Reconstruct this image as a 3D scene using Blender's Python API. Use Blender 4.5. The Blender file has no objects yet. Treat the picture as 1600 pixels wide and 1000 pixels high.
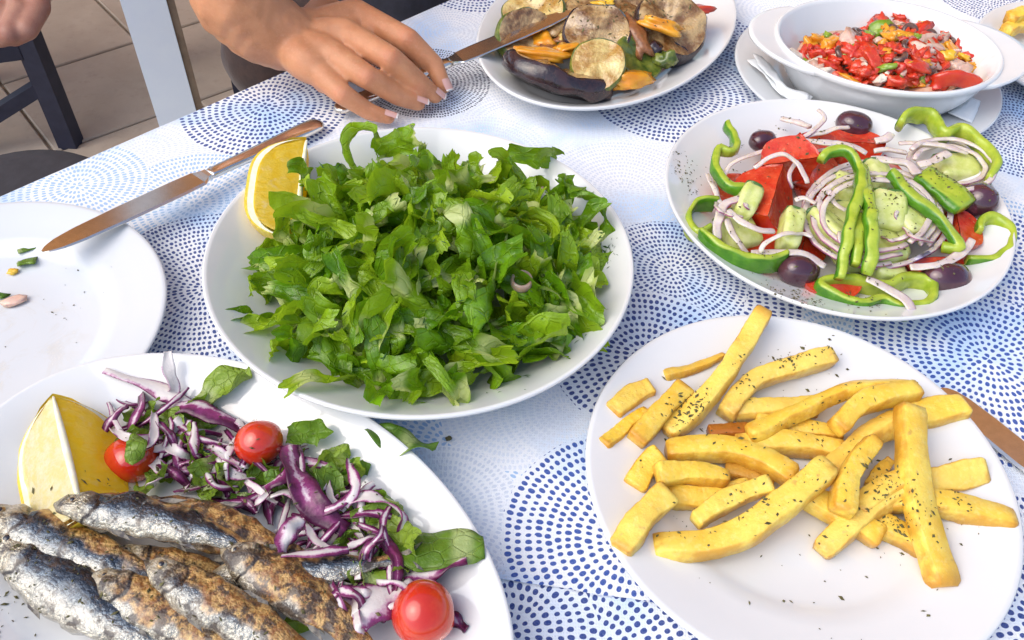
import bpy, bmesh, math, random
from mathutils import Vector, Matrix, noise
from mathutils.bvhtree import BVHTree
Rd = math.radians
random.seed(7)
V3 = Vector
sc = bpy.context.scene
COL = sc.collection

# ------------------------------------------------------------------ camera
F_PX, TH, RO = 1350.0, Rd(47.25), Rd(-3.0)
CAM = V3((0, 0, .48))
fw = V3((0, math.cos(TH), -math.sin(TH)))
up0 = V3((0, math.sin(TH), math.cos(TH)))
c_right = V3((1, 0, 0)) * math.cos(RO) - up0 * math.sin(RO)
c_up = V3((1, 0, 0)) * math.sin(RO) + up0 * math.cos(RO)
cam_d = bpy.data.cameras.new('camera'); cam = bpy.data.objects.new('camera', cam_d); COL.objects.link(cam)
cam_d.sensor_width = 36; cam_d.lens = F_PX / 1600 * 36; cam_d.clip_start = .01; cam_d.clip_end = 300
m = Matrix((c_right, c_up, -fw)).transposed().to_4x4(); m.translation = CAM
cam.matrix_world = m
sc.camera = cam
# ------------------------------------------------------------------ sky and sun
SUN_EL, SUN_AZ = Rd(52), Rd(-118)          # azimuth measured from +Y towards +X
w = bpy.data.worlds.new('World'); sc.world = w; w.use_nodes = True
wn = w.node_tree; wn.nodes.clear()
sky = wn.nodes.new('ShaderNodeTexSky'); sky.sky_type = 'NISHITA'; sky.sun_disc = False
sky.sun_elevation = SUN_EL; sky.sun_rotation = SUN_AZ; sky.air_density = 1.0; sky.dust_density = 2.5; sky.ozone_density = 1.0
bg = wn.nodes.new('ShaderNodeBackground'); bg.inputs[1].default_value = .15
wo = wn.nodes.new('ShaderNodeOutputWorld'); wn.links.new(sky.outputs[0], bg.inputs[0]); wn.links.new(bg.outputs[0], wo.inputs[0])
sd = bpy.data.lights.new('sun', 'SUN'); sd.energy = 1.0; sd.angle = Rd(60); sd.color = (1, .985, .90)
sun = bpy.data.objects.new('sun', sd); COL.objects.link(sun)
sdir = V3((math.sin(SUN_AZ) * math.cos(SUN_EL), math.cos(SUN_AZ) * math.cos(SUN_EL), math.sin(SUN_EL)))
sun.rotation_euler = sdir.to_track_quat('Z', 'Y').to_euler(); sun.location = sdir * 6
vs = sc.view_settings; vs.view_transform = 'Standard'; vs.look = 'None'; vs.gamma = 1; vs.use_curve_mapping = False
vs.exposure = 0.74

# ------------------------------------------------------------------ helpers
def P(px, py, z=0.0):
    d = fw + c_right * ((px - 800) / F_PX) - c_up * ((py - 500) / F_PX)
    t = (z - CAM.z) / d.z
    return CAM + d * t

def tag(o, label=None, cat=None, group=None, kind=None):
    if label: o['label'] = label
    if cat: o['category'] = cat
    if group: o['group'] = group
    if kind: o['kind'] = kind
    return o

def make_mesh(name, V, F, mat=None, uv=None, smooth=True):
    me = bpy.data.meshes.new(name)
    me.from_pydata([tuple(v) for v in V], [], F)
    if uv:
        ul = me.uv_layers.new(name='UVMap').data
        for l in me.loops: ul[l.index].uv = uv[l.vertex_index]
    if smooth: me.polygons.foreach_set('use_smooth', [True] * len(me.polygons))
    if mat: me.materials.append(mat)
    me.update()
    return me

def link(name, me, parent=None, loc=None):
    o = bpy.data.objects.new(name, me); COL.objects.link(o)
    if parent: o.parent = parent
    if loc is not None: o.location = loc
    return o

def centred(name, V, F, mat=None, uv=None, smooth=True, parent=None):
    """mesh object with its origin at the base of its bounds (world-space verts given)"""
    if parent is not None:
        off = parent.location
        return link(name, make_mesh(name, [V3(v) - off for v in V], F, mat, uv, smooth), parent)
    xs = [v[0] for v in V]; ys = [v[1] for v in V]; zs = [v[2] for v in V]
    c = V3(((min(xs) + max(xs)) / 2, (min(ys) + max(ys)) / 2, min(zs)))
    return link(name, make_mesh(name, [V3(v) - c for v in V], F, mat, uv, smooth), None, c)

def empty(name, loc):
    o = bpy.data.objects.new(name, None); COL.objects.link(o); o.location = loc; o.empty_display_size = .02
    return o

def catmull(pts, n, closed=False):
    pts = [V3(p) for p in pts]
    if len(pts) == 2 and not closed: return [pts[0].lerp(pts[1], i / (n - 1)) for i in range(n)]
    m_ = len(pts); segs = m_ if closed else m_ - 1
    fine = []
    for s in range(segs):
        if closed: a, b, c, d = (pts[(s + k - 1) % m_] for k in range(4))
        else: a, b, c, d = pts[max(s - 1, 0)], pts[s], pts[s + 1], pts[min(s + 2, m_ - 1)]
        for k in range(16):
            t = k / 16
            fine.append(.5 * ((2 * b) + (c - a) * t + (2 * a - 5 * b + 4 * c - d) * t * t + (3 * b - 3 * c + d - a) * t ** 3))
    fine.append(pts[0] if closed else pts[-1])
    L = [0]
    for i in range(1, len(fine)): L.append(L[-1] + (fine[i] - fine[i - 1]).length)
    out = []; j = 0
    for i in range(n):
        s = L[-1] * i / (n if closed else n - 1)
        while j < len(L) - 2 and L[j + 1] < s: j += 1
        k = (s - L[j]) / max(L[j + 1] - L[j], 1e-9)
        out.append(fine[j].lerp(fine[j + 1], min(k, 1)))
    return out

def rrect(n=12, p=4.0):
    out = []
    for i in range(n):
        a = 2 * math.pi * (i + .5) / n; c, s = math.cos(a), math.sin(a)
        k = (abs(c) ** p + abs(s) ** p) ** (-1 / p)
        out.append((c * k, s * k))
    return out

def sweep(pts, sec, dims, n=20, closed=False, up=V3((0, 0, 1)), twist=None, jit=0, jf=120, flip=False, seed=0, disp=None):
    """dims(u)->(half width along side, half height along normal). UV=(u, side offset 0..1)"""
    path = catmull(pts, n, closed)
    V, F, UV = [], [], []; k = len(sec); am = max(abs(s[0]) for s in sec)
    for i, p in enumerate(path):
        a = path[(i + 1) % n] if (closed or i < n - 1) else path[i]
        b = path[(i - 1) % n] if (closed or i > 0) else path[i]
        t = (a - b).normalized(); u = i / (n if closed else n - 1)
        s = t.cross(up)
        if s.length < 1e-4: s = t.cross(V3((1, 0, 0)))
        s.normalize(); q = s.cross(t)
        if twist:
            an = twist(u); s, q = s * math.cos(an) + q * math.sin(an), q * math.cos(an) - s * math.sin(an)
        if flip: s = -s
        da, db = dims(u)
        for (x, y) in sec:
            v = p + s * (x * da) + q * (y * db)
            if disp: v = v + q * disp(u, x)
            if jit:
                o = V3((seed * 3.7, seed * 1.3, seed * 7.1))
                v = v + noise.noise_vector(v * jf + o) * jit
            V.append(v); UV.append((u, (x / am + 1) / 2))
    rng = n if closed else n - 1
    for i in range(rng):
        for j in range(k):
            a = i * k + j; b = i * k + (j + 1) % k; c = ((i + 1) % n) * k + (j + 1) % k; d = ((i + 1) % n) * k + j
            F.append((a, d, c, b) if flip else (a, b, c, d))
    if not closed:
        F.append(tuple(range(k)) if flip else tuple(reversed(range(k))))
        b0 = (n - 1) * k
        F.append(tuple(reversed(range(b0, b0 + k))) if flip else tuple(range(b0, b0 + k)))
    return V, F, UV

def lathe(prof, a, b, seg=96, ang=0.0):
    """prof: (r,z) measured on the minor axis b; ellipse a>=b keeps the rim width"""
    V, F, UV = [], [], []
    ca, sa = math.cos(ang), math.sin(ang)
    for r, z in prof:
        ax = r + (a - b) * min(1, r / (.6 * b))
        for j in range(seg):
            t = 2 * math.pi * j / seg; x, y = ax * math.cos(t), r * math.sin(t)
            V.append(V3((x * ca - y * sa, x * sa + y * ca, z))); UV.append((j / seg, r / b))
    n = len(prof)
    for i in range(n - 1):
        for j in range(seg):
            F.append((i * seg + j, i * seg + (j + 1) % seg, (i + 1) * seg + (j + 1) % seg, (i + 1) * seg + j))
    return V, F, UV

def box(V, F, c, h, rot=0.0, M=None):
    """append a box (centre c, half sizes h)"""
    b = len(V); ca, sa = math.cos(rot), math.sin(rot)
    for z in (-1, 1):
        for x, y in ((-1, -1), (1, -1), (1, 1), (-1, 1)):
            p = V3((x * h[0], y * h[1], z * h[2])); p = V3((p.x * ca - p.y * sa, p.x * sa + p.y * ca, p.z)) + V3(c)
            V.append(M @ p if M else p)
    F += [tuple(b + i for i in f) for f in ((3, 2, 1, 0), (4, 5, 6, 7), (0, 1, 5, 4), (1, 2, 6, 5), (2, 3, 7, 6), (3, 0, 4, 7))]

def bar(V, F, p0, p1, hw, hh, up=V3((0, 0, 1))):
    t = (p1 - p0).normalized(); s = t.cross(up)
    if s.length < 1e-3: s = t.cross(V3((1, 0, 0)))
    s.normalize(); q = s.cross(t); b = len(V)
    for p in (p0, p1):
        for x, y in ((-1, -1), (1, -1), (1, 1), (-1, 1)): V.append(p + s * x * hw + q * y * hh)
    F += [tuple(b + i for i in f) for f in ((3, 2, 1, 0), (4, 5, 6, 7), (0, 1, 5, 4), (1, 2, 6, 5), (2, 3, 7, 6), (3, 0, 4, 7))]

# ------------------------------------------------------------------ materials
class NT:
    def __init__(self, name):
        self.m = bpy.data.materials.new(name); self.m.use_nodes = True
        self.t = self.m.node_tree; self.t.nodes.clear()
        self.out = self.t.nodes.new('ShaderNodeOutputMaterial')
    def n(self, typ, ins=None, **kw):
        nd = self.t.nodes.new('ShaderNode' + typ)
        for k, v in kw.items(): setattr(nd, k, v)
        for k, v in (ins or {}).items(): self.set(nd.inputs[k], v)
        return nd
    def set(self, sock, v):
        if isinstance(v, bpy.types.NodeSocket): self.t.links.new(v, sock)
        elif isinstance(v, bpy.types.Node): self.t.links.new(v.outputs[0], sock)
        else:
            if sock.type == 'RGBA' and len(v) == 3: v = (*v, 1)
            sock.default_value = v
    def math(self, op, a, b=0.0, c=0.0, clamp=False):
        nd = self.n('Math', operation=op, use_clamp=clamp); self.set(nd.inputs[0], a); self.set(nd.inputs[1], b)
        if op in ('MULTIPLY_ADD', 'SMOOTH_MIN'): self.set(nd.inputs[2], c)
        return nd.outputs[0]
    def vmath(self, op, a, b=(0, 0, 0)):
        nd = self.n('VectorMath', operation=op); self.set(nd.inputs[0], a); self.set(nd.inputs[1], b)
        return nd
    def mix(self, f, a, b, blend='MIX'):
        nd = self.n('Mix', data_type='RGBA', blend_type=blend); self.set(nd.inputs[0], f); self.set(nd.inputs[6], a); self.set(nd.inputs[7], b)
        return nd.outputs[2]
    def ramp(self, f, stops, interp='LINEAR'):
        nd = self.n('ValToRGB'); cr = nd.color_ramp; cr.interpolation = interp
        while len(cr.elements) < len(stops): cr.elements.new(.5)
        for e, (p, c) in zip(cr.elements, stops): e.position = p; e.color = (*c, 1) if len(c) == 3 else c
        self.set(nd.inputs[0], f); return nd.outputs[0]
    def sstep(self, x, lo, hi):
        nd = self.n('MapRange', interpolation_type='SMOOTHSTEP'); self.set(nd.inputs[0], x); self.set(nd.inputs[1], lo); self.set(nd.inputs[2], hi)
        return nd.outputs[0]
    def noise(self, scale, detail=3, rough=.55, vec=None, dist=0, dim='3D', w=None):
        nd = self.n('TexNoise', noise_dimensions=dim); self.set(nd.inputs['Scale'], scale); nd.inputs['Detail'].default_value = detail
        nd.inputs['Roughness'].default_value = rough; nd.inputs['Distortion'].default_value = dist
        if vec is not None: self.set(nd.inputs['Vector'], vec)
        if w is not None: self.set(nd.inputs['W'], w)
        return nd.outputs[0]
    def obj(self): return self.n('TexCoord').outputs['Object']
    def rnd(self): return self.n('ObjectInfo').outputs['Random']
    def uv(self):
        s = self.n('SeparateXYZ', {0: self.n('TexCoord').outputs['UV']}); return s.outputs[0], s.outputs[1]
    def bump(self, h, strength=.3, dist=.001, prev=None):
        nd = self.n('Bump', {'Strength': strength, 'Distance': dist, 'Height': h})
        if prev is not None: self.set(nd.inputs['Normal'], prev)
        return nd.outputs[0]
    def pbr(self, col, rough=.5, metal=0.0, nrm=None, coat=0.0, sss=0.0, sssr=(.004, .002, .001), trans=0.0, spec=.5, sheen=0.0, ior=1.45, coat_rough=.04, finish=True, aniso=0.0):
        b = self.n('BsdfPrincipled')
        I = b.inputs
        self.set(I['Base Color'], col); self.set(I['Roughness'], rough); self.set(I['Metallic'], metal)
        if nrm is not None: self.set(I['Normal'], nrm)
        self.set(I['Coat Weight'], coat); I['Coat Roughness'].default_value = coat_rough
        I['Specular IOR Level'].default_value = spec; I['IOR'].default_value = ior
        self.set(I['Transmission Weight'], trans); I['Sheen Weight'].default_value = sheen
        if aniso: I['Anisotropic'].default_value = aniso
        if sss:
            self.set(I['Subsurface Weight'], sss); I['Subsurface Radius'].default_value = (1, 1, 1)
            I['Subsurface Radius'].default_value = sssr; I['Subsurface Scale'].default_value = 1.0
        if finish: self.t.links.new(b.outputs[0], self.out.inputs[0])
        return b
    def leafmix(self, b, col, f=.3, nrm=None):
        tr = self.n('BsdfTranslucent', {0: col})
        if nrm is not None: self.set(tr.inputs['Normal'], nrm)
        mx = self.n('MixShader', {0: f, 1: b.outputs[0], 2: tr.outputs[0]})
        self.t.links.new(mx.outputs[0], self.out.inputs[0])

def simple(name, c1, c2=None, scale=60, rough=.5, bump=0, bscale=300, bdist=.0006, rv=.0, **kw):
    """two-tone noise colour, optional per-object variation rv, optional bump"""
    m = NT(name); v = m.obj()
    if c2 is not None:
        nz = m.noise(scale, 4, .6, v); f = m.sstep(nz, .35, .65)
        col = m.mix(f, c1, c2)
    else: col = m.mix(0.0, c1, c1)
    if rv:
        hv = m.n('HueSaturation', {'Hue': .5, 'Saturation': 1.0, 'Fac': 1.0, 'Color': col})
        m.set(hv.inputs['Value'], m.math('MULTIPLY_ADD', m.rnd(), 2 * rv, 1 - rv)); col = hv.outputs[0]
    nr = m.bump(m.noise(bscale, 3, .6, v), bump, bdist) if bump else None
    m.pbr(col, rough, nrm=nr, **kw)
    return m.m

MAT = {}
MAT['china'] = simple('white_china', (.74, .74, .735), (.725, .725, .72), 25, .08, bump=.03, bscale=40, bdist=.0005, coat=.4)
def mat_used():
    m = NT('used_bluish_white_china'); v = m.obj()
    r = m.vmath('LENGTH', v).outputs['Value']; inside = m.math('SUBTRACT', 1, m.sstep(r, .045, .09))
    st = m.math('MULTIPLY', m.sstep(m.noise(26, 5, .7, v, dist=1.2), .48, .68), inside)
    col = m.mix(m.math('MULTIPLY', st, .45), (.64, .66, .68), (.56, .50, .40))
    m.pbr(col, m.math('MULTIPLY_ADD', st, .25, .14), coat=.3); return m.m
MAT['used'] = mat_used()
MAT['china_cool'] = simple('bluish_white_china', (.64, .66, .68), (.62, .64, .66), 25, .16, bump=.03, bscale=40, coat=.3)
MAT['steel'] = simple('brushed_steel', (.80, .74, .66), (.74, .68, .60), 200, .16, metal=1.0, bump=.08, bscale=700, bdist=.0002)
MAT['skin'] = None

def mat_skin(name, c1, c2, c3, joints=()):
    m = NT(name); v = m.obj()
    nz = m.noise(45, 4, .6, v); n2 = m.noise(420, 3, .7, v)
    col = m.mix(m.sstep(nz, .35, .7), c1, c2)
    col = m.mix(m.math('MULTIPLY', m.sstep(n2, .5, .75), .35), col, c3)
    vo = m.n('TexVoronoi', {'Scale': 900.0, 'Vector': v}, feature='DISTANCE_TO_EDGE')
    h = m.math('ADD', m.math('MULTIPLY', m.sstep(vo.outputs[0], 0, .15), .5), m.noise(160, 4, .6, v))
    for (jp, jd, jr) in joints:          # creased, slightly redder skin over each finger joint
        dv = m.vmath('SUBTRACT', v, tuple(jp)).outputs[0]
        k = m.math('SUBTRACT', 1, m.sstep(m.vmath('LENGTH', dv).outputs['Value'], jr * .45, jr * 1.25))
        al = m.math('ADD', m.vmath('DOT_PRODUCT', dv, tuple(jd)).outputs['Value'], m.math('MULTIPLY', nz, .0018))
        wv = m.math('POWER', m.math('ABSOLUTE', m.math('SINE', m.math('MULTIPLY', al, 1500))), .6)
        h = m.math('ADD', h, m.math('MULTIPLY', m.math('MULTIPLY', wv, k), 1.1))
        col = m.mix(m.math('MULTIPLY', k, .35), col, (.58, .21, .12))
    nr = m.bump(h, .3, .0006)
    m.pbr(col, .42, nrm=nr, sss=.35, sssr=(.006, .0022, .001), spec=.45)
    return m.m
MAT['skin'] = mat_skin('tanned_skin', (.62, .30, .165), (.54, .245, .125), (.66, .37, .24))
MAT['skin_ruddy'] = mat_skin('ruddy_skin', (.40, .20, .14), (.33, .14, .10), (.45, .26, .19))
MAT['nail'] = simple('pink_fingernail', (.66, .38, .33), None, rough=.18, coat=.6)
MAT['nail_tip'] = simple('white_nail_tip', (.76, .70, .66), None, rough=.2, coat=.5)

def mat_lettuce(name, dark, mid, light, pale):
    m = NT(name); v = m.obj(); u, t = m.uv(); r = m.rnd()
    nz = m.noise(70, 4, .6, v)
    base = m.mix(m.sstep(nz, .3, .7), dark, mid)
    rr = m.math('POWER', r, 1.3)
    base = m.mix(m.math('MULTIPLY', rr, .95), base, light)
    # pale rib somewhere across the strip and finer veins branching off it
    r2 = m.math('FRACT', m.math('MULTIPLY', r, 7.31))
    rib = m.math('ABSOLUTE', m.math('SUBTRACT', u, m.math('MULTIPLY_ADD', r2, 1.6, -.3)))
    wob = m.math('MULTIPLY', m.math('SUBTRACT', m.noise(60, 2, .5, v), .5), .12)
    rib = m.math('ADD', rib, wob)
    ribf = m.math('SUBTRACT', 1, m.sstep(rib, .03, .16))
    col = m.mix(m.math('MULTIPLY', ribf, .8), base, pale)
    vo = m.n('TexVoronoi', {'Vector': m.n('CombineXYZ', {0: m.math('MULTIPLY', u, 5), 1: m.math('MULTIPLY', t, 3.0), 2: m.math('MULTIPLY', r, 40)}).outputs[0], 'Scale': 1.0}, feature='DISTANCE_TO_EDGE')
    vein = m.math('SUBTRACT', 1, m.sstep(vo.outputs[0], 0.0, .07))
    col = m.mix(m.math('MULTIPLY', vein, .14), col, light)
    h = m.math('ADD', m.noise(260, 3, .6, v), m.math('MULTIPLY', vein, .6))
    nr = m.bump(h, .7, .0014)
    b = m.pbr(col, .27, nrm=nr, spec=.55, finish=False, coat=.18)
    tc = m.mix(.35, col, light)
    m.leafmix(b, tc, .38, nr)
    return m.m
MAT['lettuce'] = mat_lettuce('lettuce_leaf', (.050, .165, .003), (.17, .39, .006), (.42, .60, .022), (.74, .78, .32))
MAT['rocket'] = mat_lettuce('dark_salad_leaf', (.06, .17, .012), (.16, .32, .025), (.34, .48, .05), (.55, .64, .25))

def mat_fry():
    m = NT('fried_potato'); v = m.obj(); u, t = m.uv()
    oi = m.n('ObjectInfo'); br = m.n('SeparateColor', {0: oi.outputs['Color']}).outputs[0]
    n1 = m.noise(55, 4, .6, v); n2 = m.noise(260, 3, .65, v)
    col = m.mix(m.sstep(n1, .3, .7), (.93, .66, .085), (.88, .51, .025))
    edge = m.math('ABSOLUTE', m.math('MULTIPLY_ADD', t, 2, -1))
    ends = m.sstep(m.math('ABSOLUTE', m.math('MULTIPLY_ADD', u, 2, -1)), .8, 1.0)
    e = m.math('MULTIPLY', m.math('ADD', m.math('MULTIPLY', m.sstep(edge, .82, 1), .5), m.math('MULTIPLY', ends, .6)), m.sstep(n1, .35, .62), clamp=True)
    col = m.mix(e, col, (.55, .24, .02))
    col = m.mix(m.math('MULTIPLY', m.sstep(n2, .5, .7), .28), col, (.95, .80, .34))
    col = m.mix(m.math('MULTIPLY', m.sstep(m.noise(28, 4, .65, v), .52, .70), .5), col, (.80, .45, .03))
    spots = m.sstep(m.noise(130, 2, .5, v), .66, .76)
    col = m.mix(m.math('MULTIPLY', spots, .5), col, (.42, .15, .015))
    col = m.mix(m.math('MULTIPLY', m.math('POWER', oi.outputs['Random'], 1.6), .22), col, (.95, .80, .32))
    col = m.mix(e, col, (.62, .28, .02))
    col = m.mix(br, col, (.42, .12, .012))
    h = m.math('ADD', m.noise(380, 5, .75, v), m.math('MULTIPLY', m.noise(90, 3, .6, v), 1.5))
    m.pbr(col, m.mix(n2, (.28,) * 3, (.5,) * 3), nrm=m.bump(h, .6, .0011), sss=.12, sssr=(.004, .0025, .0008), coat=.25)
    return m.m
MAT['fry'] = mat_fry()

def mat_fish():
    m = NT('grilled_sardine_skin'); v = m.obj(); u, t = m.uv()
    oi = m.n('ObjectInfo'); br = m.n('SeparateColor', {0: oi.outputs['Color']}).outputs[0]
    r = oi.outputs['Random']
    n1 = m.noise(70, 5, .65, v); n2 = m.noise(240, 4, .65, v); n3 = m.noise(30, 3, .6, v)
    tt = m.math('ADD', t, m.math('MULTIPLY', m.math('SUBTRACT', n1, .5), .35))
    skin = m.ramp(tt, [(0.0, (.52, .47, .37)), (.28, (.40, .39, .35)), (.40, (.17, .20, .23)), (.52, (.05, .065, .09)), (.70, (.018, .022, .032)), (1.0, (.015, .018, .025))])
    # glints on the wrinkled skin, painted into the colour as pale flecks
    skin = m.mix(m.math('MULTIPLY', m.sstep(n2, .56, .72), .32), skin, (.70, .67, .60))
    flesh = m.mix(m.sstep(n2, .35, .7), (.26, .10, .022), (.68, .42, .14))
    brown = m.sstep(m.math('ADD', m.math('ADD', n3, m.math('MULTIPLY', m.math('SUBTRACT', t, .42), .55)), m.math('MULTIPLY_ADD', br, .56, -.34)), .40, .52)
    col = m.mix(brown, skin, flesh)
    hd_ = m.math('MULTIPLY', m.math('SUBTRACT', 1, m.sstep(m.math('ADD', u, m.math('MULTIPLY', m.math('SUBTRACT', n1, .5), .1)), .16, .22)), .85)
    col = m.mix(hd_, col, m.mix(m.sstep(n2, .4, .65), (.52, .46, .34), (.24, .18, .10)))
    gl = m.math('ABSOLUTE', m.math('SUBTRACT', u, m.math('ADD', m.math('MULTIPLY', m.math('COSINE', m.math('MULTIPLY_ADD', t, 4, -2)), .035), .192)))
    col = m.mix(m.math('SUBTRACT', 1, m.sstep(gl, .002, .013)), col, (.03, .018, .012))
    ch = m.sstep(m.math('ADD', m.noise(95, 5, .7, v), m.math('MULTIPLY', br, .085)), .535, .64)
    col = m.mix(m.math('MULTIPLY', ch, .9), col, (.035, .016, .008))
    met = m.math('MULTIPLY', m.math('SUBTRACT', 1, brown), m.math('MULTIPLY', m.math('SUBTRACT', 1, ch), .72))
    uvv = m.n('CombineXYZ', {0: m.math('MULTIPLY', u, 60), 1: m.math('MULTIPLY', t, 14), 2: m.math('MULTIPLY', r, 20)}).outputs[0]
    vo = m.n('TexVoronoi', {'Vector': uvv, 'Scale': 1.0})
    h = m.math('ADD', m.math('MULTIPLY', vo.outputs[0], .5), m.math('ADD', m.noise(300, 4, .7, v), m.math('MULTIPLY', n1, 1.6)))
    m.pbr(col, m.mix(brown, (.26,) * 3, (.38,) * 3), metal=met, nrm=m.bump(h, .75, .0019), coat=.85)
    return m.m
MAT['fish'] = mat_fish()
MAT['fish_eye'] = simple('cooked_fish_eye', (.75, .74, .68), (.5, .48, .4), 300, .2, coat=.5)
MAT['fish_pupil'] = simple('dark_pupil', (.02, .02, .025), None, rough=.12, coat=.8)
MAT['fish_fin'] = simple('charred_fin', (.08, .07, .07), (.28, .25, .2), 220, .4, bump=.6, bscale=500)
MAT['gill'] = simple('silver_gold_gill', (.62, .56, .42), (.32, .20, .08), 110, .25, bump=.5, bscale=260, bdist=.001, metal=.45)

def mat_citrus():
    m = NT('lemon_flesh'); u, t = m.uv(); v = m.obj()
    vec = m.n('CombineXYZ', {0: m.math('MULTIPLY', u, 26), 1: m.math('MULTIPLY', t, 5)}).outputs[0]
    nz = m.noise(1.0, 4, .6, vec, dist=.6); n2 = m.noise(120, 3, .6, v)
    col = m.mix(m.sstep(nz, .35, .68), (.95, .64, .02), (.97, .74, .09))
    col = m.mix(m.math('MULTIPLY', m.sstep(n2, .55, .72), .5), col, (.93, .84, .45))
    h = m.math('ADD', nz, m.math('MULTIPLY', n2, .6))
    nr = m.bump(h, .6, .0015); b = m.pbr(col, .2, nrm=nr, coat=.5, finish=False); m.leafmix(b, (1.0, .74, .04), .55, nr)
    return m.m
MAT['lemon_flesh'] = mat_citrus()
def mat_lit_pale():  # pale membrane tone with the lit cut face's brightness painted in
    m = NT('lit_pale_lemon_membrane'); v = m.obj(); n1 = m.noise(150, 4, .65, v)
    col = m.mix(m.sstep(n1, .35, .65), (.90, .78, .32), (.93, .87, .58)); nr = m.bump(m.math('ADD', n1, m.noise(330, 3, .6, v)), .6, .0013)
    b = m.pbr(col, .25, nrm=nr, coat=.4, finish=False); m.leafmix(b, (1.0, .84, .30), .4, nr); return m.m
MAT['lemon_lit_pale'] = mat_lit_pale()
MAT['lemon_pith'] = simple('lemon_pith', (.84, .81, .68), (.80, .74, .50), 120, .55, bump=.4, bscale=350, sss=.3)
def mat_rind():
    m = NT('lemon_rind'); v = m.obj()
    vo = m.n('TexVoronoi', {'Scale': 330.0, 'Vector': v})
    col = m.mix(m.sstep(m.noise(60, 3, .5, v), .35, .7), (.83, .55, .025), (.80, .62, .07))
    m.pbr(col, .3, nrm=m.bump(m.math('ADD', vo.outputs[0], m.noise(140, 2, .5, v)), .5, .0011), sss=.2, coat=.25)
    return m.m
MAT['rind'] = mat_rind()
MAT['tomato_skin'] = simple('tomato_skin', (.55, .022, .008), (.62, .06, .012), 40, .14, bump=.04, bscale=120, coat=.7, sss=.25, sssr=(.006, .001, .0005))
def mat_tomato():
    m = NT('cut_tomato'); v = m.obj()
    n1 = m.noise(90, 4, .6, v)
    col = m.mix(m.sstep(n1, .3, .7), (.58, .025, .010), (.68, .085, .03))
    col = m.mix(m.math('MULTIPLY', m.sstep(m.noise(210, 3, .6, v), .58, .72), .5), col, (.74, .28, .14))
    m.pbr(col, .2, nrm=m.bump(m.math('ADD', n1, m.noise(300, 3, .6, v)), .5, .0012), sss=.3, sssr=(.006, .0012, .0006), coat=.5)
    return m.m
MAT['tomato'] = mat_tomato()
def mat_wall(name, skin, skin2, flesh, flesh2, lo=.80, hi=.93, rough=.22, sss=.25, flip=False, rv=0):
    """a fleshy slice with its skin on one side (UV y towards 1)"""
    m = NT(name); v = m.obj(); u, t = m.uv()
    n1 = m.noise(80, 3, .6, v)
    a = m.mix(m.sstep(n1, .35, .65), flesh, flesh2); b = m.mix(m.sstep(n1, .35, .65), skin, skin2)
    col = m.mix(m.sstep(t, lo, hi), a, b)
    m.pbr(col, rough, nrm=m.bump(m.math('ADD', m.noise(220, 3, .6, v), m.math('MULTIPLY', n1, 1.5)), .35, .0010), sss=sss, sssr=(.004, .004, .0015), coat=.2)
    return m.m
MAT['pepper'] = mat_wall('green_pepper', (.055, .19, .008), (.10, .27, .012), (.42, .50, .05), (.29, .40, .03))
MAT['onion'] = mat_wall('red_onion', (.30, .09, .19), (.45, .22, .30), (.72, .64, .58), (.60, .49, .47), .80, 1.0, .16, .8)
MAT['cucumber'] = simple('cucumber_flesh', (.56, .62, .16), (.70, .72, .32), 90, .2, bump=.4, bscale=240, bdist=.001, sss=.5, sssr=(.006, .006, .003), coat=.4)
MAT['cuke_skin'] = simple('cucumber_skin', (.05, .13, .02), (.12, .22, .05), 100, .3, coat=.3)
MAT['olive'] = simple('kalamata_olive', (.055, .016, .028), (.10, .03, .045), 60, .16, bump=.15, bscale=120, bdist=.0008, coat=.8)
MAT['olive_cut'] = simple('olive_slice', (.16, .085, .06), (.08, .035, .03), 150, .22, coat=.5)
def mat_radicchio():
    m = NT('radicchio'); v = m.obj(); u, t = m.uv(); r = m.rnd()
    e = m.math('ABSOLUTE', m.math('MULTIPLY_ADD', t, 2, -1))
    n1 = m.noise(110, 4, .65, v)
    f = m.math('ADD', e, m.math('MULTIPLY', m.math('SUBTRACT', n1, .5), 1.5))
    f = m.math('ADD', f, m.math('MULTIPLY_ADD', r, 1.2, -.72))
    f = m.math('ADD', f, m.math('MULTIPLY', m.math('SUBTRACT', u, .5), .5))
    col = m.ramp(f, [(.06, (.82, .76, .72)), (.30, (.68, .44, .56)), (.46, (.30, .045, .18)), (1.0, (.10, .012, .055))])
    nr = m.bump(m.math('ADD', n1, m.noise(320, 3, .6, v)), .4, .001)
    b = m.pbr(col, .27, nrm=nr, coat=.25, finish=False)
    m.leafmix(b, col, .2, nr)
    return m.m
MAT['radicchio'] = mat_radicchio()
MAT['herb'] = simple('dried_oregano', (.060, .050, .016), (.15, .135, .05), 260, .8)
MAT['dill'] = simple('dill_thread', (.022, .075, .012), (.05, .13, .02), 300, .5)
MAT['courgette'] = simple('roast_courgette_flesh', (.42, .22, .045), (.72, .54, .20), 65, .16, bump=.9, bscale=150, bdist=.0026, coat=.8, sss=.2)
MAT['courgette_skin'] = simple('roast_courgette_skin', (.06, .10, .015), (.20, .22, .03), 90, .28, bump=.4, bscale=180, coat=.4)
MAT['aubergine'] = simple('roast_aubergine_flesh', (.17, .075, .025), (.55, .37, .17), 55, .16, bump=1.0, bscale=120, bdist=.0032, coat=.8, sss=.15)
MAT['aubergine_skin'] = simple('aubergine_skin', (.018, .010, .014), (.05, .022, .022), 80, .22, bump=.6, bscale=110, bdist=.0018, coat=.6)
MAT['orange_pepper'] = simple('roast_orange_pepper', (.72, .26, .012), (.78, .38, .03), 60, .2, bump=.35, bscale=120, bdist=.0012, coat=.5, sss=.2)
MAT['yellow_pepper'] = simple('yellow_pepper', (.76, .42, .02), (.80, .52, .06), 70, .22, bump=.3, bscale=150, coat=.4, sss=.2)
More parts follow.
